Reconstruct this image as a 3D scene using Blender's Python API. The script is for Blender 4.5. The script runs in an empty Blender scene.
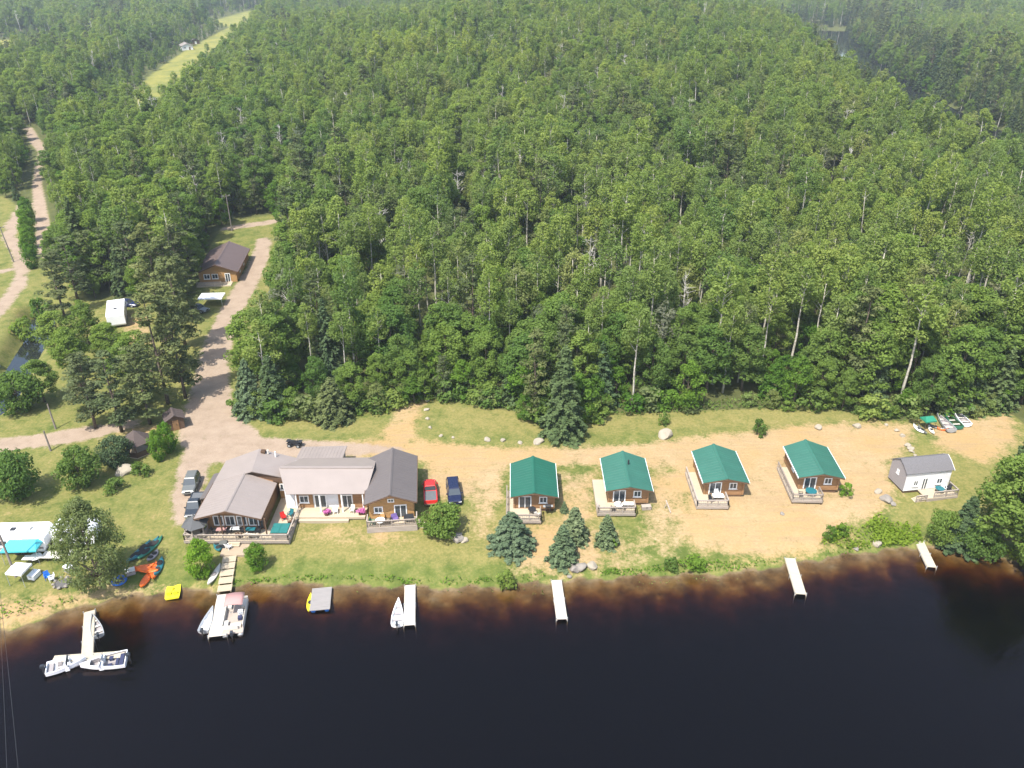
import bpy, math, random
import numpy as np
from mathutils import Vector, Matrix, Euler
R = math.radians
C = bpy.context.scene.collection
scene = bpy.context.scene
# ------------------------------------------------------------------ camera
CAM_H, PITCH, FOC = 70.0, R(28.0), 814.0
cd = bpy.data.cameras.new('camera'); cam = bpy.data.objects.new('camera', cd); C.objects.link(cam)
cam.location = (0, 0, CAM_H); cam.rotation_euler = (R(90) - PITCH, 0, 0)
cd.sensor_width = 36.0; cd.lens = FOC / 1024 * 36.0; cd.clip_start = 0.5; cd.clip_end = 12000
scene.camera = cam
SP, CP = math.sin(PITCH), math.cos(PITCH)

def P(px, py, z=0.0):
    "where the view ray through a photo pixel meets the level z"
    a = (px - 512) / FOC; b = (py - 384) / FOC
    d = Vector((a, CP - b * SP, -SP - b * CP))
    t = (z - CAM_H) / d.z
    return Vector((d.x * t, d.y * t, z))
def to_px(x, y, z):
    "world -> photo pixel (numpy arrays)"
    dz = z - CAM_H
    f = y * CP - dz * SP; u = y * SP + dz * CP
    f = np.where(f > 0.1, f, 0.1)
    return 512 + FOC * x / f, 384 - FOC * u / f
def ppm(v):
    f = v.y * CP - (v.z - CAM_H) * SP
    return FOC / f

# ------------------------------------------------------------------ terrain
SHORE = [(-700, 655), (-300, 650), (0, 632), (40, 621), (80, 606), (120, 598), (170, 591), (205, 590), (222, 590), (260, 583), (300, 584), (350, 586),
         (400, 586), (450, 589), (500, 586), (540, 583), (600, 579), (650, 575), (700, 575), (740, 573), (780, 566), (820, 559), (860, 553),
         (900, 549), (930, 546), (960, 551), (1000, 557), (1024, 566), (1300, 590), (1800, 600)]
_s = [P(a, b, 0) for a, b in SHORE]
SX = np.array([v.x for v in _s]); SY = np.array([v.y for v in _s])
def shore_y(x): return np.interp(x, SX, SY) + 0.35 * np.sin(np.asarray(x) * 0.9) + 0.25 * np.sin(np.asarray(x) * 2.3 + 1)
RIVER = [P(a, b, 0) for a, b in [(836, 31), (839, 37), (846, 47), (860, 62), (882, 80), (910, 97), (938, 114), (975, 132), (1030, 160), (1100, 190)]]
POND = [P(a, b, 0) for a, b in [(44, 318), (40, 336), (30, 352), (14, 380), (2, 402), (-15, 420), (-60, 440)]]
def seg_dist(x, y, pts):
    best = np.full(np.shape(x), 1e9)
    for a, b in zip(pts[:-1], pts[1:]):
        ax, ay, bx, by = a[0], a[1], b[0], b[1]
        dx, dy = bx - ax, by - ay; L = dx * dx + dy * dy + 1e-9
        t = np.clip(((x - ax) * dx + (y - ay) * dy) / L, 0, 1)
        best = np.minimum(best, np.hypot(x - ax - t * dx, y - ay - t * dy))
    return best
def H(x, y):
    x = np.asarray(x, float); y = np.asarray(y, float)
    d = y - shore_y(x)
    land = 0.35 * np.clip(d, 0, 1) + 1.5 * (1 - np.exp(-np.clip(d, 0, None) / 9.0)) + 0.012 * np.clip(d - 15, 0, 60)
    bed = -0.13 * np.clip(-d, 0, 2.5) - 0.34 * np.clip(-d - 2.5, 0, 18)
    bed = bed + np.clip(-d / 3, 0, 1) * (.24 * np.sin(x * .8 + 1.3 * np.sin(y * .5)) * np.sin(y * 1.1 + x * .3) + .15 * np.sin(x * 2.1 + y) * np.sin(y * 1.9 - x * .6))
    h = np.where(d > 0, land, bed)
    far = np.clip((y - 165) / 120, 0, 1)
    h = h + far * (0.10 * np.sin(x * .21 + 1) * np.sin(y * .17) + 1.2 * np.sin(x * .021 + 2) * np.sin(y * .017 + .4))
    h = h + 24 * np.exp(-((x - 40) / 150) ** 2 - ((y - 560) / 260) ** 2) * far
    h = h + 70 * np.exp(-((x - 1300) / 900) ** 2 - ((y - 2900) / 700) ** 2) + 45 * np.exp(-((x + 900) / 800) ** 2 - ((y - 3200) / 700) ** 2)
    ss = lambda t: np.clip(t, 0, 1) ** 2 * (3 - 2 * np.clip(t, 0, 1)); ra = x / np.maximum(y, 1)
    h = h - 125 * ss((y - 1050) / 2200) * ss((ra - .40) / .25) - 70 * ss((y - 1100) / 1900) * ss((-ra - .30) / .25)
    h = h + 0.06 * np.sin(x * .55) * np.sin(y * .43 + 1) * np.clip(d / 6, 0, 1)
    dr = seg_dist(x, y, RIVER); w = np.exp(-(dr / 20) ** 4)
    h = h * (1 - w) + (-1.2) * w
    dp = seg_dist(x, y, POND); w = np.exp(-(dp / 3.6) ** 4)
    return h * (1 - w) + (-0.6) * w
def hz(x, y): return float(H(np.array([x]), np.array([y]))[0])
def G(px, py):
    "ground point under a photo pixel"
    z = 2.0
    for _ in range(12):
        v = P(px, py, z); z = 0.5 * z + 0.5 * hz(v.x, v.y)
    v = P(px, py, z); v.z = hz(v.x, v.y)
    return v

# ------------------------------------------------------------------ polygons in the plan, taken from the picture
def pip(px, py, poly):
    inside = np.zeros(np.shape(px), bool); n = len(poly)
    for i in range(n):
        x1, y1 = poly[i]; x2, y2 = poly[(i + 1) % n]
        c = ((y1 > py) != (y2 > py)) & (px < (x2 - x1) * (py - y1) / ((y2 - y1) or 1e-9) + x1)
        inside ^= c
    return inside
def soft(x, y, poly, s=2.0):
    "soft membership of a world-plan polygon"
    pts = [(v[0], v[1]) for v in poly]
    ins = pip(x, y, pts); d = seg_dist(x, y, pts + [pts[0]])
    sd = np.where(ins, d, -d)
    return np.clip(sd / (2 * s) + 0.5, 0, 1)
def plan(pxs): return [G(a, b) for a, b in pxs]
def road(pxs, ws): return [(G(a, b), w) for (a, b), w in zip(pxs, ws)]
def road_w(x, y, rd, s=1.0):
    best = np.zeros(np.shape(x))
    for (a, wa), (b, wb) in zip(rd[:-1], rd[1:]):
        dx, dy = b.x - a.x, b.y - a.y; L = dx * dx + dy * dy + 1e-9
        t = np.clip(((x - a.x) * dx + (y - a.y) * dy) / L, 0, 1)
        d = np.hypot(x - a.x - t * dx, y - a.y - t * dy)
        w = (wa + (wb - wa) * t) / 2
        best = np.maximum(best, np.clip((w - d) / (2 * s) + 0.5, 0, 1))
    return best
DIRT_ROADS = [
    road([(264, 240), (259, 262), (246, 285), (233, 308), (221, 335), (214, 360), (211, 385), (209, 410), (214, 432), (235, 447)], [4, 4, 5, 5, 5, 5.5, 6.5, 8, 11, 9]),
    road([(285, 219), (270, 222), (250, 225), (226, 229)], [4, 4, 4, 3]),
    road([(206, 440), (194, 468), (187, 498), (184, 520)], [6, 4.5, 3.5, 2]),
    road([(-80, 455), (-10, 447), (58, 438), (100, 431), (128, 424)], [4, 4, 4.2, 4, 3]),
    road([(225, 446), (290, 449), (345, 450), (400, 449)], [6, 5.5, 4, 1.]),
    road([(28, 128), (34, 140), (44, 152), (38, 168), (37, 185), (41, 215), (44, 240), (46, 256)], [4, 4.5, 4, 2.6, 3.2, 4.0, 4.4, 4]),
    road([(24, 205), (14, 222), (9, 236), (18, 252), (23, 268), (18, 286), (6, 302), (-10, 318), (-60, 350)], [3.4, 3.4, 3.2, 3, 3.2, 3.2, 3.4, 3.4, 3.4]),
    road([(18, 268), (0, 272), (-30, 274)], [2.5, 2.5, 2.5]),
]
SANDS = [(plan(p), s, w) for p, s, w in [
    ([(215, 436), (300, 443), (400, 440), (520, 449), (640, 443), (760, 430), (850, 422), (850, 470), (780, 470), (700, 470), (600, 466), (500, 466), (420, 462), (300, 455), (215, 458)], 1.5, .95),
    ([(680, 450), (860, 424), (915, 422), (908, 450), (892, 468), (897, 492), (880, 515), (852, 523), (825, 548), (790, 558), (740, 554), (700, 549), (668, 532), (688, 500), (672, 480)], 2.0, .94),
    ([(425, 455), (507, 462), (506, 502), (490, 520), (470, 500), (424, 498)], 1.5, .85),
    ([(462, 498), (500, 498), (500, 545), (470, 545)], 2.0, .55),
    ([(925, 425), (1010, 412), (1020, 440), (985, 462), (962, 456), (935, 445)], 1.8, .85),
    ([(500, 535), (545, 520), (605, 530), (605, 568), (560, 577), (515, 577)], 2.2, .76),
    ([(558, 470), (598, 470), (597, 520), (575, 540), (558, 500)], 1.6, .7),
    ([(655, 470), (692, 470), (692, 520), (660, 545), (634, 520)], 1.8, .74),
    ([(598, 530), (690, 520), (700, 560), (640, 568), (606, 570)], 2.2, .55),
    ([(380, 442), (394, 408), (428, 398), (416, 420), (414, 444)], 1.0, .75),
    ([(285, 520), (370, 520), (420, 535), (400, 552), (300, 545)], 2.0, .42),
    ([(-40, 598), (60, 592), (110, 582), (180, 588), (165, 603), (100, 606), (0, 632), (-40, 640)], 1.2, .6),
    ([(160, 585), (220, 585), (222, 596), (160, 597)], .8, .45),
    ([(120, 312), (150, 312), (152, 345), (125, 345)], 1.0, .6),
    ([(100, 425), (190, 425), (180, 440), (110, 440)], 1.2, .5),
    ([(875, 128), (888, 128), (888, 133), (875, 133)], 1.5, .9),
    ([(902, 130), (914, 130), (914, 137), (902, 137)], 1.5, .9),
    ([(192, 64), (247, 22), (250, 26), (214, 58), (200, 68)], 3.0, .55),
]]
CLEAR = [(-500, 900), (-500, 200), (5, 196), (22, 210), (34, 262), (60, 268), (90, 300), (165, 300), (192, 296), (196, 268), (226, 222), (283, 213), (285, 250), (287, 290),
         (284, 324), (266, 356), (247, 392), (236, 414), (330, 418), (400, 404), (432, 398), (520, 412), (545, 430), (575, 428), (600, 414), (690, 411), (760, 408), (830, 409),
         (900, 421), (960, 414), (1012, 414), (1035, 432), (1150, 440), (1600, 440), (1600, 900)]
FIELD = plan([(112, 132), (146, 78), (186, 50), (215, 34), (244, 21), (248, 24), (201, 66), (136, 130)])
FIELD2 = plan([(-40, 66), (-40, 44), (8, 38), (22, 42), (10, 62)])
FIELD3 = plan([(205, 22), (250, 10), (270, 14), (230, 28)])
CLEAR_W = None
def in_clear(x, y, z):
    px, py = to_px(x, y, z)
    return pip(px, py, CLEAR) | (y < 50)

# ------------------------------------------------------------------ node material helpers
def new_mat(name):
    m = bpy.data.materials.new(name); m.use_nodes = True
    nt = m.node_tree; nt.nodes.clear()
    return m, nt, nt.nodes, nt.links
def out(nt, shader, vol=None):
    o = nt.nodes.new('ShaderNodeOutputMaterial')
    if shader is not None: nt.links.new(shader, o.inputs['Surface'])
    if vol is not None: nt.links.new(vol, o.inputs['Volume'])
def noise(nt, scale, detail=4, rough=.6, coord='Object', vec=None):
    n = nt.nodes.new('ShaderNodeTexNoise'); n.inputs['Scale'].default_value = scale; n.inputs['Detail'].default_value = detail; n.inputs['Roughness'].default_value = rough
    if vec is None:
        tc = nt.nodes.new('ShaderNodeTexCoord'); vec = tc.outputs[coord]
    nt.links.new(vec, n.inputs['Vector']); return n.outputs['Fac']
def ramp(nt, fac, stops):
    r = nt.nodes.new('ShaderNodeValToRGB'); e = r.color_ramp.elements
    while len(e) < len(stops): e.new(0.5)
    for k, (p, c) in enumerate(stops): e[k].position = p; e[k].color = (c if len(c) == 4 else (*c, 1))
    nt.links.new(fac, r.inputs[0]); return r.outputs[0]
def mixc(nt, fac, a, b, mode='MIX'):
    m = nt.nodes.new('ShaderNodeMix'); m.data_type = 'RGBA'; m.blend_type = mode
    for s, v in ((m.inputs[0], fac), (m.inputs[6], a), (m.inputs[7], b)):
        if hasattr(v, 'node'): nt.links.new(v, s)
        else: s.default_value = v if not isinstance(v, tuple) or len(v) == 4 else (*v, 1)
    return m.outputs[2]
def math_n(nt, op, a, b=None, c=None, clamp=False):
    m = nt.nodes.new('ShaderNodeMath'); m.operation = op; m.use_clamp = clamp
    for s, v in zip(m.inputs, (a, b, c)):
        if v is None: continue
        if hasattr(v, 'node'): nt.links.new(v, s)
        else: s.default_value = v
    return m.outputs[0]
def attr(nt, name):
    a = nt.nodes.new('ShaderNodeAttribute'); a.attribute_name = name; return a
def bump(nt, h, strength=.3, dist=.1):
    b = nt.nodes.new('ShaderNodeBump'); b.inputs['Strength'].default_value = strength; b.inputs['Distance'].default_value = dist
    nt.links.new(h, b.inputs['Height']); return b.outputs[0]
def principled(nt, col, rough=.6, metal=0., normal=None, spec=.5):
    b = nt.nodes.new('ShaderNodeBsdfPrincipled')
    if hasattr(col, 'node'): nt.links.new(col, b.inputs['Base Color'])
    else: b.inputs['Base Color'].default_value = (*col, 1)
    if hasattr(rough, 'node'): nt.links.new(rough, b.inputs['Roughness'])
    else: b.inputs['Roughness'].default_value = rough
    b.inputs['Metallic'].default_value = metal; b.inputs['Specular IOR Level'].default_value = spec
    if normal is not None: nt.links.new(normal, b.inputs['Normal'])
    return b
M = {}
def simple(name, col, rough=.6, metal=0., var=.25, scale=3., spec=.4):
    "a plain surface with soft wear in tone"
    m, nt, N, L = new_mat(name)
    f = noise(nt, scale, 5)
    c = mixc(nt, f, tuple(x * (1 - var) for x in col), tuple(min(1, x * (1 + var)) for x in col))
    b = principled(nt, c, rough, metal, bump(nt, f, .15, .02), spec)
    out(nt, b.outputs[0]); M[name] = m; return m

# ground: grass, dry grass, sand, gravel and forest floor by a painted mask of what lies where
m, nt, N, L = new_mat('terrain')
wa = attr(nt, 'kind'); sep = N.new('ShaderNodeSeparateColor'); L.new(wa.outputs['Color'], sep.inputs[0])
wsand, wdirt, wfor = sep.outputs
wb = attr(nt, 'kind2'); sep2 = N.new('ShaderNodeSeparateColor'); L.new(wb.outputs['Color'], sep2.inputs[0])
wdry, wfield, wbed = sep2.outputs
n_big = noise(nt, .09, 5, .6); n_mid = noise(nt, .45, 6, .65); n_fine = noise(nt, 2.6, 6, .7); n_tiny = noise(nt, 9, 3, .7)
g = ramp(nt, n_mid, [(.28, (.066, .092, .020)), (.5, (.112, .132, .033)), (.72, (.152, .158, .046))])
g = mixc(nt, ramp(nt, n_fine, [(.35, (.25, .25, .25)), (.7, (1, 1, 1))]), mixc(nt, 1., g, (.72, .78, .7, 1), 'MULTIPLY'), g)
dry = ramp(nt, n_fine, [(.3, (.142, .130, .042)), (.6, (.198, .172, .060)), (.8, (.245, .205, .080))])
s1 = math_n(nt, 'MULTIPLY_ADD', n_mid, 2.6, -1.3); s2 = math_n(nt, 'MULTIPLY_ADD', n_fine, 2.0, -1.0); s3 = math_n(nt, 'MULTIPLY_ADD', n_big, 1.6, -.8)
ns = math_n(nt, 'ADD', math_n(nt, 'ADD', s1, s2), s3)
def thr(w, k=.5, sharp=3., amt=.30):
    v = math_n(nt, 'MULTIPLY_ADD', ns, amt, w)
    return math_n(nt, 'MULTIPLY_ADD', math_n(nt, 'SUBTRACT', v, k), sharp, .5, True)
col = mixc(nt, thr(wdry, .5, 1.6, .45), g, dry)
field = ramp(nt, n_mid, [(.3, (.16, .16, .034)), (.7, (.25, .225, .06))])
field = mixc(nt, ramp(nt, n_big, [(.4, (0, 0, 0)), (.65, (.8, .8, .8))]), field, (.11, .13, .035, 1)); col = mixc(nt, thr(wfield, .5, 3., .3), col, field)
sand = ramp(nt, n_mid, [(.25, (.225, .158, .074)), (.5, (.295, .216, .110)), (.75, (.35, .268, .152))])
sand = mixc(nt, .5, sand, ramp(nt, n_fine, [(.3, (.25, .168, .084)), (.7, (.38, .285, .165))]))
sand = mixc(nt, ramp(nt, n_big, [(.42, (0, 0, 0)), (.62, (.95, .95, .95))]), sand, mixc(nt, n_fine, (.24, .158, .066, 1), (.37, .258, .122, 1)))
tc_ = N.new('ShaderNodeTexCoord'); mp_ = N.new('ShaderNodeMapping'); mp_.inputs['Scale'].default_value = (.16, 1.5, 1); mp_.inputs['Rotation'].default_value = (0, 0, .06); L.new(tc_.outputs['Object'], mp_.inputs[0])
ruts = noise(nt, 1., 4, .6, vec=mp_.outputs[0]); sand = mixc(nt, ramp(nt, ruts, [(.5, (0, 0, 0)), (.62, (.55, .55, .55))]), sand, mixc(nt, n_fine, (.22, .15, .085, 1), (.31, .225, .125, 1)))
sand = mixc(nt, ramp(nt, n_tiny, [(.35, (.30, .30, .30)), (.5, (0, 0, 0))]), sand, (.19, .13, .07, 1))
col = mixc(nt, thr(wsand, .5, 2.2, .55), col, sand)
dirt = ramp(nt, n_mid, [(.25, (.20, .147, .10)), (.5, (.275, .208, .148)), (.75, (.33, .26, .19))])
dirt = mixc(nt, .4, dirt, ramp(nt, n_tiny, [(.35, (.16, .12, .088)), (.65, (.31, .245, .19))]))
col = mixc(nt, thr(wdirt, .5, 2.6, .5), col, dirt)
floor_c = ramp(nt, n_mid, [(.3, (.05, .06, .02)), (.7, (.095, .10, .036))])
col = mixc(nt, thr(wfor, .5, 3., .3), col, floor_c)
bedc = ramp(nt, n_mid, [(.3, (.05, .036, .018)), (.55, (.13, .095, .05)), (.75, (.19, .14, .08))])
col = mixc(nt, thr(wbed, .5, 4., .15), col, bedc)
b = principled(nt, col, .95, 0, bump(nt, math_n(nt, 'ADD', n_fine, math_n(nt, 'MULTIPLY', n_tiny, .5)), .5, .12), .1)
out(nt, b.outputs[0]); M['terrain'] = m

# lake water: clear surface over a tannin-brown body, dark where it is deep
m, nt, N, L = new_mat('lake_water')
tr = N.new('ShaderNodeBsdfTransparent'); gl = N.new('ShaderNodeBsdfGlossy'); gl.inputs['Roughness'].default_value = .06; gl.inputs['Color'].default_value = (1., .72, .70, 1)
bn = bump(nt, math_n(nt, 'ADD', noise(nt, 1.3, 3), math_n(nt, 'MULTIPLY', noise(nt, .17, 3), 2.)), .2, .25); L.new(bn, gl.inputs['Normal'])
fr = N.new('ShaderNodeFresnel'); fr.inputs['IOR'].default_value = 1.34; L.new(bn, fr.inputs['Normal'])
mx = N.new('ShaderNodeMixShader'); L.new(fr.outputs[0], mx.inputs[0]); L.new(tr.outputs[0], mx.inputs[1]); L.new(gl.outputs[0], mx.inputs[2])
va = N.new('ShaderNodeVolumeAbsorption'); va.inputs['Color'].default_value = (.70, .53, .16, 1); va.inputs['Density'].default_value = 3.3
out(nt, mx.outputs[0], va.outputs[0]); M['lake_water'] = m
m, nt, N, L = new_mat('still_water')
b = principled(nt, (.012, .014, .014), .05, 0, bump(nt, noise(nt, 1.5, 3), .05, .1), .5); out(nt, b.outputs[0]); M['still_water'] = m

def leaf_mat(name, lo, hi, trans=.48, hue_j=.12):
    "leaves: tone differs leaf by leaf and tree by tree"
    m, nt, N, L = new_mat(name)
    a = attr(nt, 'tone'); oi = N.new('ShaderNodeObjectInfo')
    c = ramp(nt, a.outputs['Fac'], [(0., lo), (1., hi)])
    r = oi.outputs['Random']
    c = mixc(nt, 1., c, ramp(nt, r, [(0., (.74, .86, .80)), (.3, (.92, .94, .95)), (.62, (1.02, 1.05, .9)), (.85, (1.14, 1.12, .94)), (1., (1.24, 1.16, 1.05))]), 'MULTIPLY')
    sc_ = N.new('ShaderNodeVectorMath'); sc_.operation = 'SCALE'; sc_.inputs[3].default_value = .017; L.new(oi.outputs['Location'], sc_.inputs[0])
    pz = noise(nt, 1., 4, .65, vec=sc_.outputs[0]); c = mixc(nt, 1., c, ramp(nt, pz, [(.30, (.72, .84, .86)), (.45, (.95, .97, .98)), (.58, (1.05, 1.03, .97)), (.70, (1.22, 1.13, 1.0))]), 'MULTIPLY')
    d = N.new('ShaderNodeBsdfDiffuse'); t = N.new('ShaderNodeBsdfTranslucent')
    L.new(c, d.inputs[0]); L.new(mixc(nt, 1., c, (1.25, 1.3, .6, 1), 'MULTIPLY'), t.inputs[0])
    x = N.new('ShaderNodeMixShader'); x.inputs[0].default_value = trans
    L.new(d.outputs[0], x.inputs[1]); L.new(t.outputs[0], x.inputs[2]); out(nt, x.outputs[0]); M[name] = m; return m
leaf_mat('leaf_aspen', (.130, .180, .047), (.245, .300, .096))
leaf_mat('leaf_broad', (.094, .148, .034), (.185, .258, .068))
leaf_mat('leaf_bright', (.078, .150, .022), (.150, .245, .045))
leaf_mat('leaf_lime', (.17, .235, .026), (.31, .36, .055))
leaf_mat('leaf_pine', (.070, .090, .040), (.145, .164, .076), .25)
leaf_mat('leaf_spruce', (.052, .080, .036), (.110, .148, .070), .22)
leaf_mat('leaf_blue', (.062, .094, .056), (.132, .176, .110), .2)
leaf_mat('leaf_olive', (.132, .164, .060), (.240, .268, .108))
leaf_mat('leaf_egg', (.095, .19, .022), (.185, .30, .045))
leaf_mat('leaf_grey', (.12, .135, .085), (.21, .22, .15))
def bark(name, lo, hi):
    m, nt, N, L = new_mat(name)
    c = ramp(nt, noise(nt, 3., 5), [(.35, lo), (.65, hi)]); b = principled(nt, c, .9, spec=.1); out(nt, b.outputs[0]); M[name] = m
bark('bark_pale', (.26, .24, .19), (.50, .47, .40)); bark('bark_dark', (.07, .055, .042), (.16, .125, .095)); bark('bark_dead', (.34, .32, .28), (.54, .51, .46))

# ------------------------------------------------------------------ object helpers
def tag(o, label=None, cat=None, group=None, kind=None):
    if label: o['label'] = label
    if cat: o['category'] = cat
    if group: o['group'] = group
    if kind: o['kind'] = kind
    return o
def thing(name, label, cat, loc=(0, 0, 0), rz=0., group=None, scale=None):
    o = bpy.data.objects.new(name, None); C.objects.link(o); o.location = loc; o.rotation_euler = (0, 0, rz); o.empty_display_size = .3
    if scale: o.scale = scale
    return tag(o, label, cat, group)
class MB:
    def __init__(s): s.v = []; s.f = []; s.M = Matrix()
    def add(s, vs, fs):
        k = len(s.v); s.v += [tuple(s.M @ Vector(p)) for p in vs]; s.f += [tuple(i + k for i in f) for f in fs]; return s
    def box(s, x0, x1, y0, y1, z0, z1):
        return s.add([(x0, y0, z0), (x1, y0, z0), (x1, y1, z0), (x0, y1, z0), (x0, y0, z1), (x1, y0, z1), (x1, y1, z1), (x0, y1, z1)],
                     [(0, 3, 2, 1), (4, 5, 6, 7), (0, 1, 5, 4), (1, 2, 6, 5), (2, 3, 7, 6), (3, 0, 4, 7)])
    def cbox(s, c, sz, rz=0.):
        old = s.M; s.M = old @ Matrix.Translation(c) @ Matrix.Rotation(rz, 4, 'Z')
        s.box(-sz[0] / 2, sz[0] / 2, -sz[1] / 2, sz[1] / 2, -sz[2] / 2, sz[2] / 2); s.M = old; return s
    def prism(s, poly, a, b, axis='z'):
        "extrude a 2-D outline along an axis"
        n = len(poly)
        mk = {'z': lambda p, t: (p[0], p[1], t), 'y': lambda p, t: (p[0], t, p[1]), 'x': lambda p, t: (t, p[0], p[1])}[axis]
        vs = [mk(p, a) for p in poly] + [mk(p, b) for p in poly]
        fs = [tuple(range(n))[::-1], tuple(range(n, 2 * n))] + [(i, (i + 1) % n, n + (i + 1) % n, n + i) for i in range(n)]
        return s.add(vs, fs)
    def slab(s, quad, t):
        "a sheet with thickness t below the given corners"
        q = [Vector(p) for p in quad]; n = len(q); nr = (q[1] - q[0]).cross(q[2] - q[0]).normalized()
        if nr.z < 0: nr = -nr
        lo = [p - nr * t for p in q]
        return s.add(q + lo, [tuple(range(n)), tuple(range(2 * n - 1, n - 1, -1))] + [(i, n + i, n + (i + 1) % n, (i + 1) % n) for i in range(n)])
    def tube(s, pts, r, n=6, caps=True):
        pts = [Vector(p) for p in pts]; rs = r if isinstance(r, (list, tuple)) else [r] * len(pts); vs = []; fs = []
        for i, p in enumerate(pts):
            d = (pts[min(i + 1, len(pts) - 1)] - pts[max(i - 1, 0)]).normalized()
            u = d.cross(Vector((0, 0, 1)) if abs(d.z) < .95 else Vector((1, 0, 0))).normalized(); w = d.cross(u)
            vs += [p + (u * math.cos(2 * math.pi * k / n) + w * math.sin(2 * math.pi * k / n)) * rs[i] for k in range(n)]
        for i in range(len(pts) - 1):
            fs += [(i * n + k, i * n + (k + 1) % n, (i + 1) * n + (k + 1) % n, (i + 1) * n + k) for k in range(n)]
        if caps: fs += [tuple(range(n))[::-1], tuple(range((len(pts) - 1) * n, len(pts) * n))]
        return s.add(vs, fs)
    def loft(s, rings, close=True, caps=True):
        n = len(rings[0]); vs = [p for r in rings for p in r]; fs = []
        for i in range(len(rings) - 1):
            for k in range(n if close else n - 1):
                fs.append((i * n + k, i * n + (k + 1) % n, (i + 1) * n + (k + 1) % n, (i + 1) * n + k))
        if caps: fs += [tuple(range(n))[::-1], tuple(range((len(rings) - 1) * n, len(rings) * n))]
        return s.add(vs, fs)
    def build(s, name, mat, parent=None, smooth=False, bevel=0., loc=None, rz=0., recalc=True):
        me = bpy.data.meshes.new(name); me.from_pydata(s.v, [], s.f); me.update()
        if recalc or bevel:
            import bmesh
            bm = bmesh.new(); bm.from_mesh(me); bmesh.ops.recalc_face_normals(bm, faces=bm.faces)
            if bevel:
                es = [e for e in bm.edges if len(e.link_faces) == 2 and e.calc_face_angle() > .5]
                bmesh.ops.bevel(bm, geom=es, offset=bevel, segments=2, profile=.7, affect='EDGES', clamp_overlap=True)
            bm.to_mesh(me); bm.free()
        if smooth: me.polygons.foreach_set('use_smooth', [True] * len(me.polygons))
        me.materials.append(M[mat] if isinstance(mat, str) else mat)
        o = bpy.data.objects.new(name, me); C.objects.link(o)
        if parent: o.parent = parent
        if loc is not None: o.location = loc
        o.rotation_euler = (0, 0, rz)
        return o
def copy_tree(o, parent=None):
    c = o.copy(); C.objects.link(c); c.parent = parent
    for ch in list(o.children): copy_tree(ch, c)
    return c

# ------------------------------------------------------------------ the ground
def steps(a, b, s): return list(np.arange(a, b, s))
def geo(a, b, s0, k=1.18):
    r = [a]
    while r[-1] < b: r.append(r[-1] + s0); s0 *= k
    return r
gx = np.array(sorted(set([round(v, 3) for v in steps(-135, 135, .75)] + [round(-v, 3) for v in steps(135.75, 262, 1.5)] + [round(-v, 3) for v in geo(262, 6000, 2.)] + [round(v, 3) for v in steps(135, 420, 5.)] + [round(v, 3) for v in geo(420, 6000, 6)])))
gy = np.array(sorted(set([round(v, 3) for v in steps(56, 195, .75)] + [round(v, 3) for v in geo(195, 470, 1.0, 1.008)] + [round(v, 3) for v in steps(471, 1100, 7.)] + [round(v, 3) for v in geo(1100, 7000, 8, 1.1)] + [55, 50, 40, 25, 0, -40, -120, -400])))
X, Y = np.meshgrid(gx, gy); Z = H(X, Y)
PX, PY = to_px(X, Y, Z)
w_sand = np.zeros_like(X)
for poly, s_, w_ in SANDS: w_sand = np.maximum(w_sand, w_ * soft(X, Y, poly, s_))
w_dirt = np.zeros_like(X)
for rd in DIRT_ROADS: w_dirt = np.maximum(w_dirt, road_w(X, Y, rd))
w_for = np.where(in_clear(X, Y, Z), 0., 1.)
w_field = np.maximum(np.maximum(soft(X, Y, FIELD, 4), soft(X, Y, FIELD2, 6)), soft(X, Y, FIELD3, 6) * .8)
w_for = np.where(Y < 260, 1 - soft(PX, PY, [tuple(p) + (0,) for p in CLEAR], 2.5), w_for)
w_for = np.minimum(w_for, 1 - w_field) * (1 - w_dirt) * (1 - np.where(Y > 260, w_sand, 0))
dsh = Y - shore_y(X)
w_bed = np.clip(.5 - (dsh - .05) / 1.0, 0, 1)
w_dry = .46 + 0 * X
for p, s_, w_ in [([(255, 500), (620, 495), (640, 560), (600, 575), (300, 580), (245, 570)], 4, .74), ([(430, 400), (860, 402), (900, 430), (640, 440), (430, 440)], 4, .68),
                  ([(230, 412), (420, 415), (400, 440), (250, 436)], 3, .68), ([(-100, 570), (150, 560), (200, 590), (-100, 640)], 4, .55),
                  ([(880, 440), (1020, 420), (1020, 540), (880, 540)], 4, .62), ([(90, 470), (185, 440), (180, 570), (150, 560)], 4, .42)]:
    w_dry = np.maximum(w_dry, w_ * soft(X, Y, plan(p), s_))
w_dry = np.where((dsh < 3.5) & (X > -60), w_dry * .55, w_dry)
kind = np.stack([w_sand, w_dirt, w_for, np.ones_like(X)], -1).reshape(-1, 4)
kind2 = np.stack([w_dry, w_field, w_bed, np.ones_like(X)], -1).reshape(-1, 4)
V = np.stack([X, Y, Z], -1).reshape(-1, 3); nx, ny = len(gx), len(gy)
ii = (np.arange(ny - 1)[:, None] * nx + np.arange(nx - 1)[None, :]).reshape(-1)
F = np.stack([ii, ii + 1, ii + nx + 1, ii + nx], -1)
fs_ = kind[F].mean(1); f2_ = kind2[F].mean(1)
cls = np.zeros(len(F), int)
cls[fs_[:, 0] > .5] = 1; cls[fs_[:, 1] > .45] = 2; cls[f2_[:, 2] > .6] = 3
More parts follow.
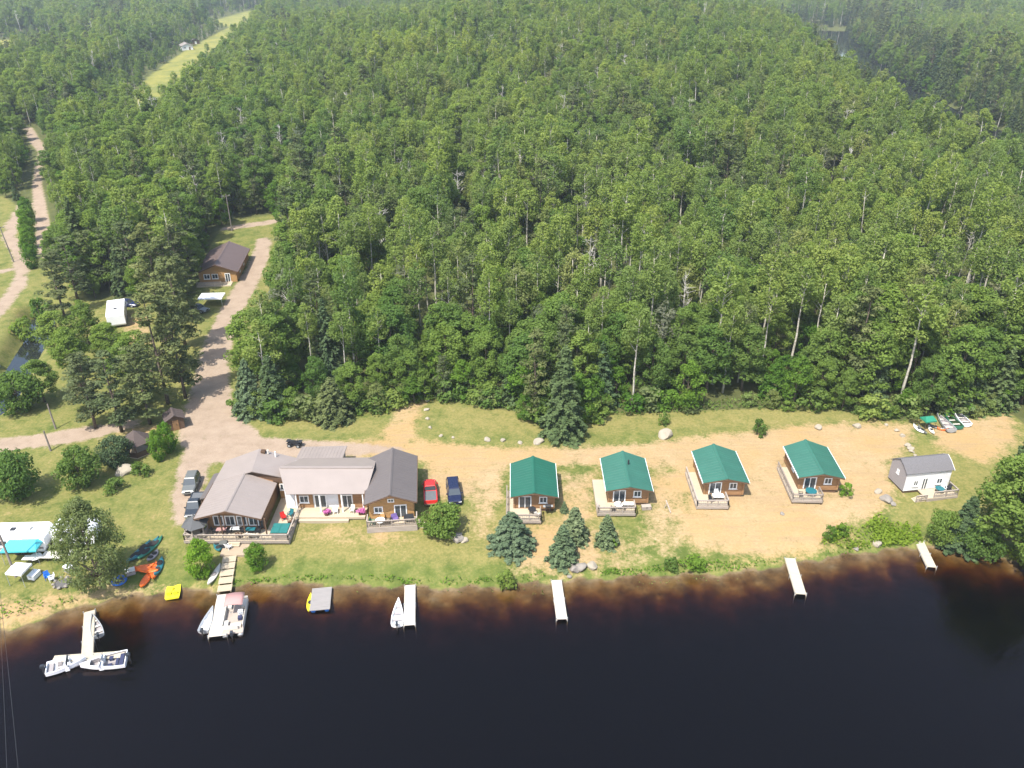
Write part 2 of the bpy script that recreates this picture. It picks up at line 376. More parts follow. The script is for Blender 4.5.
for k, nm in enumerate(['ground', 'sand', 'dirt_road', 'lake_bed']):
    sel = F[cls == k]; used, inv = np.unique(sel, return_inverse=True)
    me = bpy.data.meshes.new(nm); vv = V[used]; ff = inv.reshape(-1, 4)
    me.vertices.add(len(vv)); me.vertices.foreach_set('co', vv.reshape(-1))
    me.loops.add(ff.size); me.loops.foreach_set('vertex_index', ff.reshape(-1)); me.polygons.add(len(ff)); me.polygons.foreach_set('loop_start', np.arange(0, ff.size, 4))
    me.update(calc_edges=True); me.polygons.foreach_set('use_smooth', [True] * len(ff))
    for an, arr in (('kind', kind), ('kind2', kind2)):
        a = me.color_attributes.new(an, 'FLOAT_COLOR', 'POINT'); a.data.foreach_set('color', arr[used].astype(np.float32).reshape(-1))
    me.materials.append(M['terrain']); o = bpy.data.objects.new(nm, me); C.objects.link(o); o['kind'] = 'structure'
mb = MB(); mb.box(-700, 700, -380, 130, -7.5, 0.0); o = mb.build('lake', 'lake_water'); o['kind'] = 'structure'
def strip(name, pts, w, z):
    mb = MB(); vs = []; fs = []
    for i, p in enumerate(pts):
        d = (pts[min(i + 1, len(pts) - 1)] - pts[max(i - 1, 0)]); d.z = 0; d.normalize(); n = Vector((-d.y, d.x, 0))
        for s_ in (-1, 1): q = p + n * w * s_; vs.append((q.x, q.y, z))
        if i: fs.append((2 * i - 2, 2 * i - 1, 2 * i + 1, 2 * i))
    mb.add(vs, fs); o = mb.build(name, 'still_water'); o['kind'] = 'structure'
strip('river', RIVER, 15, 0.05); strip('pond', POND, 5.5, 0.02)

# ------------------------------------------------------------------ light, sky, air
SUN_EL = R(60); SUN_AZ = math.atan2(-.56, -.83)      # the sun stands behind the viewer's left shoulder
sd = Vector((math.sin(SUN_AZ) * math.cos(SUN_EL), math.cos(SUN_AZ) * math.cos(SUN_EL), math.sin(SUN_EL)))
sl = bpy.data.lights.new('sun', 'SUN'); sl.energy = 4.0; sl.angle = R(.5); sl.color = (1, .955, .88)
so = bpy.data.objects.new('sun', sl); C.objects.link(so); so.rotation_euler = (-sd).to_track_quat('-Z', 'Y').to_euler(); so.location = sd * 300
w = bpy.data.worlds.new('World'); scene.world = w; w.use_nodes = True; nt = w.node_tree; nt.nodes.clear()
sk = nt.nodes.new('ShaderNodeTexSky'); sk.sky_type = 'NISHITA'; sk.sun_disc = False; sk.sun_elevation = SUN_EL; sk.sun_rotation = SUN_AZ % (2 * math.pi); sk.air_density = 1.2; sk.dust_density = 2.
bg = nt.nodes.new('ShaderNodeBackground'); bg.inputs[1].default_value = .15; wo = nt.nodes.new('ShaderNodeOutputWorld')
nt.links.new(sk.outputs[0], bg.inputs[0]); nt.links.new(bg.outputs[0], wo.inputs[0])
scene.view_settings.view_transform = 'Standard'; scene.view_settings.look = 'None'; scene.view_settings.exposure = 1.16; scene.view_settings.gamma = 1
scene.cycles.max_bounces = 6; scene.cycles.diffuse_bounces = 4; scene.cycles.transparent_max_bounces = 8; scene.cycles.volume_bounces = 0; scene.cycles.use_denoising = True
HAZE = 0.00015
m, nt, N, L = new_mat('haze_air'); pv = N.new('ShaderNodeVolumePrincipled'); pv.inputs['Color'].default_value = (.80, .90, 1, 1); pv.inputs['Density'].default_value = HAZE; pv.inputs['Anisotropy'].default_value = .1
out(nt, None, pv.outputs[0]); M['haze_air'] = m
mb = MB(); mb.box(-6200, 6200, -420, 7200, -150, 112); hb = mb.build('haze', 'haze_air'); hb['kind'] = 'stuff'
# ------------------------------------------------------------------ tree kinds (one crown mesh and one trunk mesh each)
def leaf_mesh(name, pts, nrm, size, tone, mat, rng, elong=1.5):
    "many leaf-sized faces, each turned its own way"
    n = len(pts); r = rng.normal(size=(n, 3)); nr = nrm * .8 + r * .5; nr[:, 2] += .35; nr /= np.linalg.norm(nr, axis=1, keepdims=True) + 1e-9
    u = np.cross(nr, rng.normal(size=(n, 3))); u /= np.linalg.norm(u, axis=1, keepdims=True) + 1e-9; v = np.cross(nr, u)
    s = size * rng.uniform(.6, 1.3, (n, 1)); a = u * s * .5 * elong; b = v * s * .5; bend = nr * s * .18
    co = np.stack([pts - a, pts - b * .9 + bend, pts + a, pts + b * .9 + bend], 1).reshape(-1, 3)
    me = bpy.data.meshes.new(name); me.vertices.add(4 * n); me.vertices.foreach_set('co', co.astype(np.float32).reshape(-1))
    me.loops.add(4 * n); me.loops.foreach_set('vertex_index', np.arange(4 * n)); me.polygons.add(n); me.polygons.foreach_set('loop_start', np.arange(0, 4 * n, 4))
    me.update(calc_edges=True)
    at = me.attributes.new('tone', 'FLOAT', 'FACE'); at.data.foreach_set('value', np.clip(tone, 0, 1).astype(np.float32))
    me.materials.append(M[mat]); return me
def clumps(rng, cen, rad, per, flat=.75):
    pts = []; nr = []; tn = []
    for (c, r) in zip(cen, rad):
        k = int(per * max(.4, r * r)); q = rng.normal(size=(k, 3)); q /= np.linalg.norm(q, axis=1, keepdims=True)
        d = rng.uniform(.45, 1.05, (k, 1)) ** .6 * r; p = q * d; p[:, 2] *= flat
        pts.append(c + p); n = q.copy(); n[:, 2] += .35; nr.append(n); t = rng.uniform(.1, .8); tn.append(np.clip(t + rng.normal(0, .18, k), 0, 1))
    return np.concatenate(pts), np.concatenate(nr), np.concatenate(tn)
def trunk_mesh(name, h, r, mat, limbs, rng, lean=.25):
    mb = MB(); n = 6; pts = []
    off = rng.normal(size=2) * lean
    for i in range(n): t = i / (n - 1); pts.append((off[0] * t * t + rng.normal() * .03 * h * .1, off[1] * t * t + rng.normal() * .03 * h * .1, -.3 + (h + .3) * t))
    mb.tube(pts, [r * (1.25 if i == 0 else 1) * (1 - .8 * i / (n - 1)) for i in range(n)], 6)
    for c in limbs:
        z0 = max(.15 * h, c[2] - .55 * math.hypot(c[0], c[1]) - .4); t = min(.98, (z0 + .3) / (h + .3)); i = t * (n - 1); k = min(int(i), n - 2)
        b0 = Vector(pts[k]).lerp(Vector(pts[k + 1]), i - k); b1 = Vector(c); mid = b0.lerp(b1, .55) + Vector((0, 0, .12 * (b1 - b0).length))
        rr = r * (1 - .8 * t) * .5; mb.tube([b0, mid, b1], [rr, rr * .7, rr * .25], 5, False)
    o = mb.build(name, mat, recalc=False, smooth=True); me = o.data; bpy.data.objects.remove(o); return me
def make_leafy(seed, h, rad, base, nc, per, leaf, lm, bm_, tr=.16, clump=1.1, top=1., limbs=12, flat=.75, shape='egg', elong=1.5):
    rng = np.random.default_rng(seed); cen = []; rr = []
    hh = h - base
    while len(cen) < nc:
        t = rng.uniform(0, 1)
        if shape == 'egg': prof = math.sin(math.pi * min(1, max(.02, .12 + .88 * t)) ** .8) ** .7
        elif shape == 'dome': prof = math.sqrt(max(0., 1 - (t * .98) ** 2)) * (.75 + .25 * min(1, t * 4))
        elif shape == 'ball': prof = math.sqrt(max(0.02, 1 - (2 * t - 1) ** 2))
        else: prof = (1 - t) ** .8
        a = rng.uniform(0, 2 * math.pi); q = rng.uniform(.35, 1.) ** .6 * rad * prof * rng.uniform(.8, 1.12)
        c = clump * rng.uniform(.65, 1.25) * (.55 + .45 * prof)
        cen.append(np.array([q * math.cos(a), q * math.sin(a), base + hh * t * top - (.3 * c if t > .8 else 0)])); rr.append(c)
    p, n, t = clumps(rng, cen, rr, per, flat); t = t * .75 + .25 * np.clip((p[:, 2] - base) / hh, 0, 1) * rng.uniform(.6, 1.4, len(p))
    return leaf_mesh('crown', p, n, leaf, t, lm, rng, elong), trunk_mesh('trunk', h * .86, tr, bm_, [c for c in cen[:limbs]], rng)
def make_conifer(seed, h, rad, base, lm, per=1., leaf=.32, droop=.25, tr=.2, gap=0.55, ragged=.15):
    "whorls of drooping boughs"
    rng = np.random.default_rng(seed); P_ = []; N_ = []; T_ = []; z = base
    while z < h - .3:
        t = (z - base) / (h - base); L = rad * (1 - t) ** .85 + .12; nb = max(4, int(7 * (1 - t) + 4)); a0 = rng.uniform(0, 6.28)
        for k in range(nb):
            a = a0 + 6.283 * k / nb + rng.normal() * .2; l = L * rng.uniform(1 - 2.2 * ragged, 1 + ragged); m = max(4, int(per * 16 * l)); tone = rng.uniform(.15, .7)
            s = rng.uniform(.12, 1, m) ** .75 * l; wv = rng.normal(size=m) * .16 * (1 - s / (l + .4) * .6) * (.6 + l * .35)
            x = s * math.cos(a) - wv * math.sin(a); y = s * math.sin(a) + wv * math.cos(a); zz = z - droop * s * s / (L + .3) + rng.normal(size=m) * .07 + .25 * (h - base) / 12
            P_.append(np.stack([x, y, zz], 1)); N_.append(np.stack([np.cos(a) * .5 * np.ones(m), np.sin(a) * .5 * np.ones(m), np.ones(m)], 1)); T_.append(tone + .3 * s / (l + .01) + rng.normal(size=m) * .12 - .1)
        z += gap * (1 - .5 * t) * rng.uniform(.8, 1.2)
    m = 14; P_.append(np.stack([rng.normal(size=m) * .06, rng.normal(size=m) * .06, h - .7 + rng.uniform(0, .8, m)], 1)); N_.append(rng.normal(size=(m, 3))); T_.append(np.full(m, .6))
    p, n, t = map(np.concatenate, (P_, N_, T_))
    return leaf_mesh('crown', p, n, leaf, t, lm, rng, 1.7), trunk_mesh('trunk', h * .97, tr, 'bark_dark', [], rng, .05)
def make_pine(seed, h, rad, base, lm='leaf_pine', nc=34, bare=False):
    rng = np.random.default_rng(seed); cen = []; rr = []
    for i in range(nc):
        t = rng.uniform(0, 1); a = rng.uniform(0, 6.28); q = rad * rng.uniform(.25, 1.) * (1 - .65 * t ** 1.6) * (.6 + .4 * min(1, t * 3))
        cen.append(np.array([q * math.cos(a), q * math.sin(a), base + (h - base) * t])); rr.append(rng.uniform(.6, 1.25) * (1 - .35 * t))
    cen.append(np.array([0, 0, h - .4])); rr.append(.7)
    p, n, t = clumps(rng, cen, rr, 85, .5)
    return leaf_mesh('crown', p, n, .27, t, lm, rng, 2.0), trunk_mesh('trunk', h * .95, .22, 'bark_dark', cen[:26], rng, .15)
def make_snag(seed, h):
    rng = np.random.default_rng(seed); mb = MB(); top = (rng.normal() * .5, rng.normal() * .5, h)
    mb.tube([(0, 0, -.3), (top[0] * .3, top[1] * .3, h * .5), top], [.15, .10, .02], 6)
    br = []
    for i in range(16):
        t = rng.uniform(.4, .97); a = rng.uniform(0, 6.28); l = rng.uniform(1.2, 3.4) * (1.15 - t); b0 = Vector((top[0] * t, top[1] * t, h * t)); e = b0 + Vector((math.cos(a) * l, math.sin(a) * l, l * rng.uniform(.9, 2.0)))
        br.append((b0, e))
        for _ in range(3): f = b0.lerp(e, rng.uniform(.4, .9)); br.append((f, f + Vector((rng.normal() * .6, rng.normal() * .6, rng.uniform(.2, 1.)))))
    m2 = MB()
    for b0, e in br: m2.tube([b0, e], [.035, .012], 4, False)
    a = mb.build('trunk', 'bark_dead', recalc=False); b = m2.build('branches', 'bark_dead', recalc=False)
    ma, mb_ = a.data, b.data; bpy.data.objects.remove(a); bpy.data.objects.remove(b); return mb_, ma
AS = dict(flat=1.05, clump=.85, leaf=.27, lm='leaf_aspen', bm_='bark_pale')
KINDS = {   # kind: (crown, trunk), built height
    'aspen_a': (make_leafy(1, 18, 2.3, 10.2, 42, 80, shape='dome', tr=.19, **AS), 18), 'aspen_b': (make_leafy(2, 17, 2.5, 8.6, 46, 80, tr=.2, **AS), 17), 'aspen_c': (make_leafy(3, 20, 2.4, 12.5, 40, 80, shape='dome', tr=.22, **AS), 20),
    'aspen_d': (make_leafy(14, 16, 2.6, 7.5, 46, 82, leaf=.27, flat=1.0, clump=.9, lm='leaf_olive', bm_='bark_pale', tr=.17), 16),
    'broad_a': (make_leafy(4, 13, 3.3, 2.6, 56, 125, .27, 'leaf_broad', 'bark_dark', .2, 1.15), 13), 'broad_b': (make_leafy(5, 14, 3.8, 3.4, 62, 115, .28, 'leaf_broad', 'bark_dark', .22, 1.2, shape='dome'), 14),
    'lime': (make_leafy(6, 8, 2.3, .8, 36, 110, .26, 'leaf_bright', 'bark_dark', .12, .9), 8),
    'pine_a': (make_pine(7, 17, 3.2, 2.8, nc=52), 17), 'pine_b': (make_pine(8, 19, 3.5, 3.6, nc=58), 19),
    'spruce_a': (make_conifer(9, 14, 2.7, .8, 'leaf_spruce', .8), 14), 'spruce_b': (make_conifer(10, 11, 2.5, .4, 'leaf_spruce', .95), 11),
    'grey': (make_leafy(15, 12, 2.2, 5.5, 22, 40, leaf=.3, lm='leaf_grey', bm_='bark_dead', tr=.14, clump=.9, limbs=20), 12),
    'snag': (make_snag(11, 14), 14),
    'shrub': (make_leafy(12, 2.6, 1.5, .2, 22, 70, .26, 'leaf_bright', 'bark_dark', .06, .62, shape='dome', limbs=5), 2.6),
}
KINDS['lowbush'] = (make_leafy(13, 1.8, 1.3, .1, 20, 80, .22, 'leaf_broad', 'bark_dark', .05, .55, shape='dome', limbs=4), 1.8)
KINDS['round'] = (make_leafy(21, 5.0, 2.9, .5, 76, 95, .25, 'leaf_broad', 'bark_dark', .14, .95, shape='ball', limbs=10), 5.0)
KINDS['egg'] = (make_leafy(22, 5.4, 2.3, .15, 76, 105, .22, 'leaf_bright', 'bark_dark', .12, .82, shape='ball', limbs=8), 5.4)
KINDS['fir'] = (make_conifer(23, 6., 2.6, .15, 'leaf_blue', 3., .19, .3, .12, .36, .1), 6.)
KINDS['fir_slim'] = (make_conifer(24, 6., 1.75, .15, 'leaf_blue', 3.2, .18, .25, .1, .36, .14), 6.)
KINDS['open'] = (make_leafy(25, 11, 4.3, 1.2, 150, 120, .20, 'leaf_olive', 'bark_dark', .2, 1.0, limbs=30), 11)
KINDS['cedar'] = (make_conifer(26, 11, 2.3, .3, 'leaf_spruce', 3., .25, .5, .16, .42, .24), 11)
def tree_obj(kind, loc, h, rz, name, label, cat, group=None, wide=1., crown_mat=None):
    (cm, tm), bh = KINDS[kind]; s = h / bh
    o = thing(name, label, cat, loc, rz, group, (s * wide, s * wide, s))
    t = bpy.data.objects.new('trunk', tm); C.objects.link(t); t.parent = o
    c = bpy.data.objects.new('branches' if kind == 'snag' else 'crown', cm); C.objects.link(c); c.parent = o
    if crown_mat: c.material_slots[0].link = 'OBJECT'; c.material_slots[0].material = M[crown_mat]
    return o

# ------------------------------------------------------------------ forest
rng = np.random.default_rng(77)
def vnoise(x, y, s, k):
    return (np.sin(x / s + k) * np.sin(y / s * 1.13 + 2.1 * k) + np.sin(x / s * 1.9 + y / s * .7 + k * 3.3) * .6 + np.sin(-x / s * .8 + y / s * 1.7 + k) * .5) / 1.6
sites = []
for (y0, y1, sp, sc) in [(95, 360, 4.1, 1.), (360, 800, 5.5, 1.1), (800, 2700, 9.8, 1.35), (2700, 5200, 22., 2.2)]:
    ys_ = np.arange(y0, y1, sp)
    for y_ in ys_:
        hw = y_ * .66 + 45; xs_ = np.arange(-hw, hw, sp)
        jx = xs_ + rng.uniform(-.48, .48, len(xs_)) * sp; jy = y_ + rng.uniform(-.48, .48, len(xs_)) * sp
        sites.append(np.stack([jx, jy, np.full(len(xs_), sc)], 1))
S = np.concatenate(sites); x, y, sc = S.T; z = H(x, y)
ok = ~in_clear(x, y, z) & (seg_dist(x, y, RIVER) > 10) & (seg_dist(x, y, POND) > 5) & (y > shore_y(x) + 3)
for fp in (FIELD, FIELD2, FIELD3): ok &= soft(x, y, fp, 1.) < .5
for rd in DIRT_ROADS:
    wid = [(p, w + 5.) for p, w in rd]; ok &= road_w(x, y, wid, .1) < .5
for poly, s_, w_ in SANDS[-3:]: ok &= soft(x, y, poly, 3.) < .3
thin = ok & ((vnoise(x, y, 19, 6.1) + .5 * vnoise(x, y, 47, 3.) > 1.0)) & (rng.uniform(size=len(x)) < .5); ok &= ~thin
pxa, pya = to_px(x, y, z); sparse = (np.hypot((pxa - 630) / 75, (pya - 265) / 55) < 1) | (np.hypot((pxa - 950) / 60, (pya - 300) / 50) < 1) | (np.hypot((pxa - 400) / 55, (pya - 300) / 40) < 1)
ok &= ~(sparse & (rng.uniform(size=len(x)) < .42))
x, y, sc, z, sparse = x[ok], y[ok], sc[ok], z[ok], sparse[ok]
px, py = to_px(x, y, z); n = len(x); dist = np.hypot(x, y)
# conifers stand in patches: by the river, round the left camp road, in a belt at the forest edge
con = vnoise(x, y, 55, 1.3) * .5 + vnoise(x, y, 21, 4.) * .4 + rng.normal(size=n) * .45
edge = np.zeros(n)
con += np.where((px > 850) & (py < 125), .25, 0) + np.where((px < 215) & (py > 190) & (py < 290), .9, 0) + np.where((px > 215) & (px < 335) & (py > 285), .75, 0) + np.where((px > 330) & (px < 470) & (py > 370), .6, 0)
con += np.where((px > 830) & (py > 330), .35, 0) + np.where((px < 170) & (py < 75), .35, 0) + np.where((px > 255) & (px < 345) & (py > 175) & (py < 260), .75, 0)
# distance to the clearing edge, roughly: how much open ground lies just in front
for dd in (2.5, 5, 8): edge += in_clear(x, y - dd, z)
band2 = (in_clear(x, y - 13, z) | in_clear(x, y - 19, z)) & (edge == 0)
u = rng.uniform(size=n); rv = seg_dist(x, y, RIVER); con += np.where(rv < 50, .7, 0); kinds = np.full(n, 'aspen_a', dtype='U10')
sel = u < .36; kinds[(u >= .30) & (u < .50)] = 'aspen_b'; kinds[(u >= .50) & (u < .66)] = 'aspen_c'; kinds[(u >= .66) & (u < .80)] = 'aspen_d'; kinds[(u >= .80) & (u < .90)] = 'broad_a'; kinds[u >= .90] = 'broad_b'
bro = vnoise(x, y, 34, 7.7) + rng.normal(size=n) * .4
mixb = (bro > 1.0) | ((px < 330) & (py < 330) & (u > .45)); kinds[mixb & (u < .72)] = 'broad_a'; kinds[mixb & (u >= .72)] = 'broad_b'
u2 = rng.uniform(size=n); isc = con > .95
kinds[isc & (u2 < .3)] = 'pine_a'; kinds[isc & (u2 >= .3) & (u2 < .55)] = 'pine_b'; kinds[isc & (u2 >= .55) & (u2 < .85)] = 'spruce_a'; kinds[isc & (u2 >= .85)] = 'spruce_b'
u4 = rng.uniform(size=n); low = (u4 < .30) & (edge == 0) & (dist < 900); kinds[low & (u4 < .22)] = 'lime'; kinds[low & (u4 >= .22)] = 'broad_a'
kinds[(u2 < .03)] = 'snag'; kinds[(u2 >= .03) & (u2 < .085)] = 'grey'
e2 = edge >= 2; u3 = rng.uniform(size=n)
def setk(mask, table):
    lo = 0.
    for k, f in table: kinds[mask & (u3 >= lo) & (u3 < lo + f)] = k; lo += f
setk(e2, [('spruce_b', .12), ('broad_a', .34), ('lime', .20), ('pine_a', .10), ('broad_b', .16)])
setk(edge == 1, [('spruce_a', .08), ('broad_a', .30), ('broad_b', .22), ('lime', .10), ('pine_a', .10)])
setk(band2, [('broad_a', .16), ('broad_b', .14), ('lime', .12), ('aspen_c', .2), ('pine_b', .06)])
gapw = (vnoise(x, y, 17, 2.2) + rng.normal(size=n) * .3 > .85) & (u3 < .6) & ~isc; kinds[gapw] = 'lime'
sp_ = sparse & (u3 < .8); kinds[sp_ & (u3 < .45)] = 'aspen_c'; kinds[sp_ & (u3 >= .45) & (u3 < .58)] = 'aspen_a'; kinds[sp_ & (u3 >= .58) & (u3 < .66)] = 'grey'; kinds[sp_ & (u3 >= .66) & (u3 < .71)] = 'snag'; kinds[sp_ & (u3 >= .71)] = 'lime'
hgt = rng.normal(1, .15, n).clip(.7, 1.3) * sc * (1 + .10 * vnoise(x, y, 40, 5.))
hgt *= np.where(e2 & np.isin(kinds, ['broad_a', 'broad_b', 'pine_a']), rng.uniform(.5, .85, n), 1.)
hgt *= np.where(low & np.isin(kinds, ['lime', 'broad_a']), rng.uniform(.45, .85, n), 1.)
# trees right by the river and the field are lower, so the openings show
nb = np.minimum(seg_dist(x, y, RIVER), 99); kinds[(nb < 60) & np.isin(kinds, ['snag', 'grey', 'aspen_a', 'aspen_c'])] = 'spruce_a'; hgt *= np.where((nb < 48) & (x < np.interp(y, [p.y for p in RIVER[::-1]], [p.x for p in RIVER[::-1]])), .3, 1.)
wp = P(838, 40, 0); hgt *= np.where((np.abs(px - 839) < 13) & (y > wp.y - 170) & (y < wp.y + 8), .16, 1.)
hgt *= np.where(soft(x, y, FIELD, 20) > .02, .5, 1.)
hgt *= np.where((soft(x, y, FIELD2, 30) > .02) | (soft(x, y, FIELD3, 25) > .02), .4, 1.)
fh = G(188, 50); hgt *= np.where((np.abs(x - fh.x * y / fh.y) < 14) & (y < fh.y + 3) & (y > fh.y - 60), .42, 1.)
hgt *= np.where(road_w(x, y, [(p, w + 16.) for p, w in DIRT_ROADS[5]], .1) > .5, .7, 1.)
rot = rng.uniform(0, 6.28, n); wide = rng.uniform(.88, 1.22, n)
inview = (px > -20) & (px < 1044) & (py > -10) & (py < 800)
order = np.argsort(np.where(inview, dist, 1e9))
near = order[:285]; isnear = np.zeros(n, bool); isnear[near] = True
LAB = {'aspen': ('aspen_tree', 'pale-trunked airy green aspen at the front of the dense forest behind the sandy lane', 'tree', 'aspens along the front of the forest'),
       'broad': ('broadleaf_tree', 'full-crowned dark-trunked leafy tree at the front of the dense forest behind the lane', 'tree', 'broadleaf trees along the front of the forest'),
       'lime': ('young_tree', 'low bright green young tree at the forest front, leaves down to the ground', 'tree', 'young trees along the front of the forest'),
       'pine': ('pine_tree', 'tall dark tufted pine among the leafy trees at the front of the forest', 'tree', 'pines along the front of the forest'),
       'spruce': ('spruce_tree', 'dark pointed spruce among the leafy trees at the front of the forest', 'tree', 'spruces along the front of the forest'),
       'snag': ('dead_tree', 'bare dead grey tree without leaves at the front of the forest', 'dead tree', 'dead trees along the front of the forest'),
       'grey': ('dying_tree', 'thin grey-leaved dying tree at the front of the forest', 'tree', 'dying trees along the front of the forest')}
for i in near:
    k = kinds[i]; nm, lb, ct, gp = LAB[k.split('_')[0]]; (_, bh) = KINDS[k]
    tree_obj(k, (x[i], y[i], z[i]), bh * hgt[i], rot[i], nm, lb, ct, gp, wide[i])
# all the rest reads as one mass
far_ = ~isnear
fk = ['aspen_a', 'aspen_b', 'aspen_c', 'aspen_d', 'broad_a', 'broad_b', 'lime', 'pine_a', 'pine_b', 'spruce_a', 'spruce_b', 'grey', 'snag']
me = bpy.data.meshes.new('forest'); co = np.stack([x, y, z], 1)[far_]; me.vertices.add(len(co)); me.vertices.foreach_set('co', co.astype(np.float32).reshape(-1)); me.update()
def addattr(nm, ty, arr):
    a = me.attributes.new(nm, ty, 'POINT'); a.data.foreach_set('vector' if ty == 'FLOAT_VECTOR' else 'value', arr.reshape(-1))
addattr('pick', 'INT', np.array([fk.index(k) for k in kinds[far_]], np.int32))
addattr('size', 'FLOAT_VECTOR', np.stack([hgt * wide, hgt * wide, hgt], 1)[far_].astype(np.float32))
addattr('turn', 'FLOAT_VECTOR', np.stack([rot * 0 + rng.normal(size=n) * .03, rng.normal(size=n) * .03, rot], 1)[far_].astype(np.float32))
forest = bpy.data.objects.new('forest', me); C.objects.link(forest)
tag(forest, 'dense green mixed forest reaching to the far hills', 'forest', None, 'stuff')
# a young low spare of each kind, unseen inside the forest, would be wasteful: the mass reuses the meshes of trees that stand in front
proto = {}
for o in list(scene.objects):
    if o.type == 'MESH' and o.parent and o.parent.type == 'EMPTY':
        for k in fk:
            if o.data == KINDS[k][0][0]: proto.setdefault(k, {})['crown'] = o
            if o.data == KINDS[k][0][1]: proto.setdefault(k, {})['trunk'] = o
ng = bpy.data.node_groups.new('forest_scatter', 'GeometryNodeTree')
ng.interface.new_socket('Geometry', in_out='INPUT', socket_type='NodeSocketGeometry'); ng.interface.new_socket('Geometry', in_out='OUTPUT', socket_type='NodeSocketGeometry')
gi = ng.nodes.new('NodeGroupInput'); go = ng.nodes.new('NodeGroupOutput'); jn = ng.nodes.new('GeometryNodeJoinGeometry')
def named(nm, ty):
    a = ng.nodes.new('GeometryNodeInputNamedAttribute'); a.data_type = ty; a.inputs['Name'].default_value = nm; return a.outputs[0]
pk, sz, tn = named('pick', 'INT'), named('size', 'FLOAT_VECTOR'), named('turn', 'FLOAT_VECTOR')
for i, k in enumerate(fk):
    if k not in proto: continue
    j2 = ng.nodes.new('GeometryNodeJoinGeometry')
    for part in proto[k].values():
        oi = ng.nodes.new('GeometryNodeObjectInfo'); oi.transform_space = 'ORIGINAL'; oi.inputs['Object'].default_value = part; ng.links.new(oi.outputs['Geometry'], j2.inputs[0])
    cp = ng.nodes.new('FunctionNodeCompare'); cp.data_type = 'INT'; cp.operation = 'EQUAL'
    ia = [s for s in cp.inputs if s.type == 'INT']; ng.links.new(pk, ia[0]); ia[1].default_value = i
    ip = ng.nodes.new('GeometryNodeInstanceOnPoints')
    m2p = ng.nodes.new('GeometryNodeMeshToPoints'); ng.links.new(gi.outputs[0], m2p.inputs['Mesh']); ng.links.new(cp.outputs[0], m2p.inputs['Selection'])
    ng.links.new(m2p.outputs[0], ip.inputs['Points']); ng.links.new(j2.outputs[0], ip.inputs['Instance'])
    ng.links.new(sz, ip.inputs['Scale'])
    e2r = ng.nodes.new('FunctionNodeEulerToRotation'); ng.links.new(tn, e2r.inputs[0]); ng.links.new(e2r.outputs[0], ip.inputs['Rotation'])
    ng.links.new(ip.outputs[0], jn.inputs[0])
ng.links.new(jn.outputs[0], go.inputs[0])
md = forest.modifiers.new('scatter', 'NODES'); md.node_group = ng
print('forest sites', n, 'near', len(near), 'protos', sorted(proto))
# ------------------------------------------------------------------ materials of the things
simple('metal_green', (.013, .088, .056), .42, var=.22, scale=.45)
simple('metal_green_soft', (.030, .112, .080), .45, var=.24, scale=.45)
simple('metal_pale', (.232, .196, .174), .42, var=.12, scale=.5)
simple('metal_grey', (.105, .090, .084), .45, var=.10, scale=.6)
simple('metal_plum', (.105, .074, .066), .5, var=.12, scale=.6)
simple('white_paint', (.70, .70, .68), .5, var=.05); simple('gel_white', (.72, .73, .74), .25, var=.04); simple('off_white', (.52, .49, .43), .6, var=.12)
simple('aluminium', (.33, .35, .36), .45, .3, var=.12); simple('dark_metal', (.035, .036, .04), .45, .3); simple('black', (.016, .016, .018), .6); simple('rubber', (.02, .02, .02), .85)
simple('red_paint', (.50, .022, .018), .3, var=.08); simple('navy_paint', (.018, .026, .075), .25, var=.08); simple('silver_paint', (.15, .155, .145), .3, .3, var=.06); simple('charcoal_paint', (.030, .036, .045), .3, .1)
simple('tail_red', (.35, .012, .01), .3); simple('lamp_clear', (.6, .6, .58), .2); simple('chrome', (.55, .55, .56), .2, .9, var=.05)
simple('fabric_red', (.36, .20, .185), .85, var=.08); simple('fabric_purple', (.13, .085, .24), .85); simple('fabric_teal', (.012, .12, .11), .7); simple('fabric_navy', (.025, .03, .07), .8)
simple('plastic_orange', (.62, .115, .012), .4, var=.10); simple('plastic_yellow', (.62, .55, .02), .4, var=.07); simple('plastic_teal', (.015, .115, .135), .4, var=.2); simple('plastic_blue', (.012, .11, .42), .4); simple('plastic_red', (.45, .02, .015), .4); simple('plastic_green', (.02, .13, .08), .4)
simple('turquoise', (.06, .40, .44), .35, var=.10, scale=1.2); simple('tarp_green', (.015, .17, .10), .6); simple('canopy_white', (.74, .74, .75), .7, var=.04)
simple('gazebo_roof', (.062, .064, .066), .7); simple('shingle', (.115, .110, .113), .9, var=.3, scale=6.); simple('brown_shingle', (.070, .052, .046), .9, var=.3, scale=5.)
simple('rock', (.19, .17, .145), .9, var=.35, scale=2.5); simple('rock_pale', (.27, .235, .18), .9, var=.25, scale=2.5); simple('ash', (.09, .085, .08), .95); simple('patio', (.30, .235, .165), .9, var=.18, scale=1.5); simple('flower_pink', (.42, .10, .28), .8, var=.35, scale=12.); simple('dark_void', (.02, .018, .016), .9)
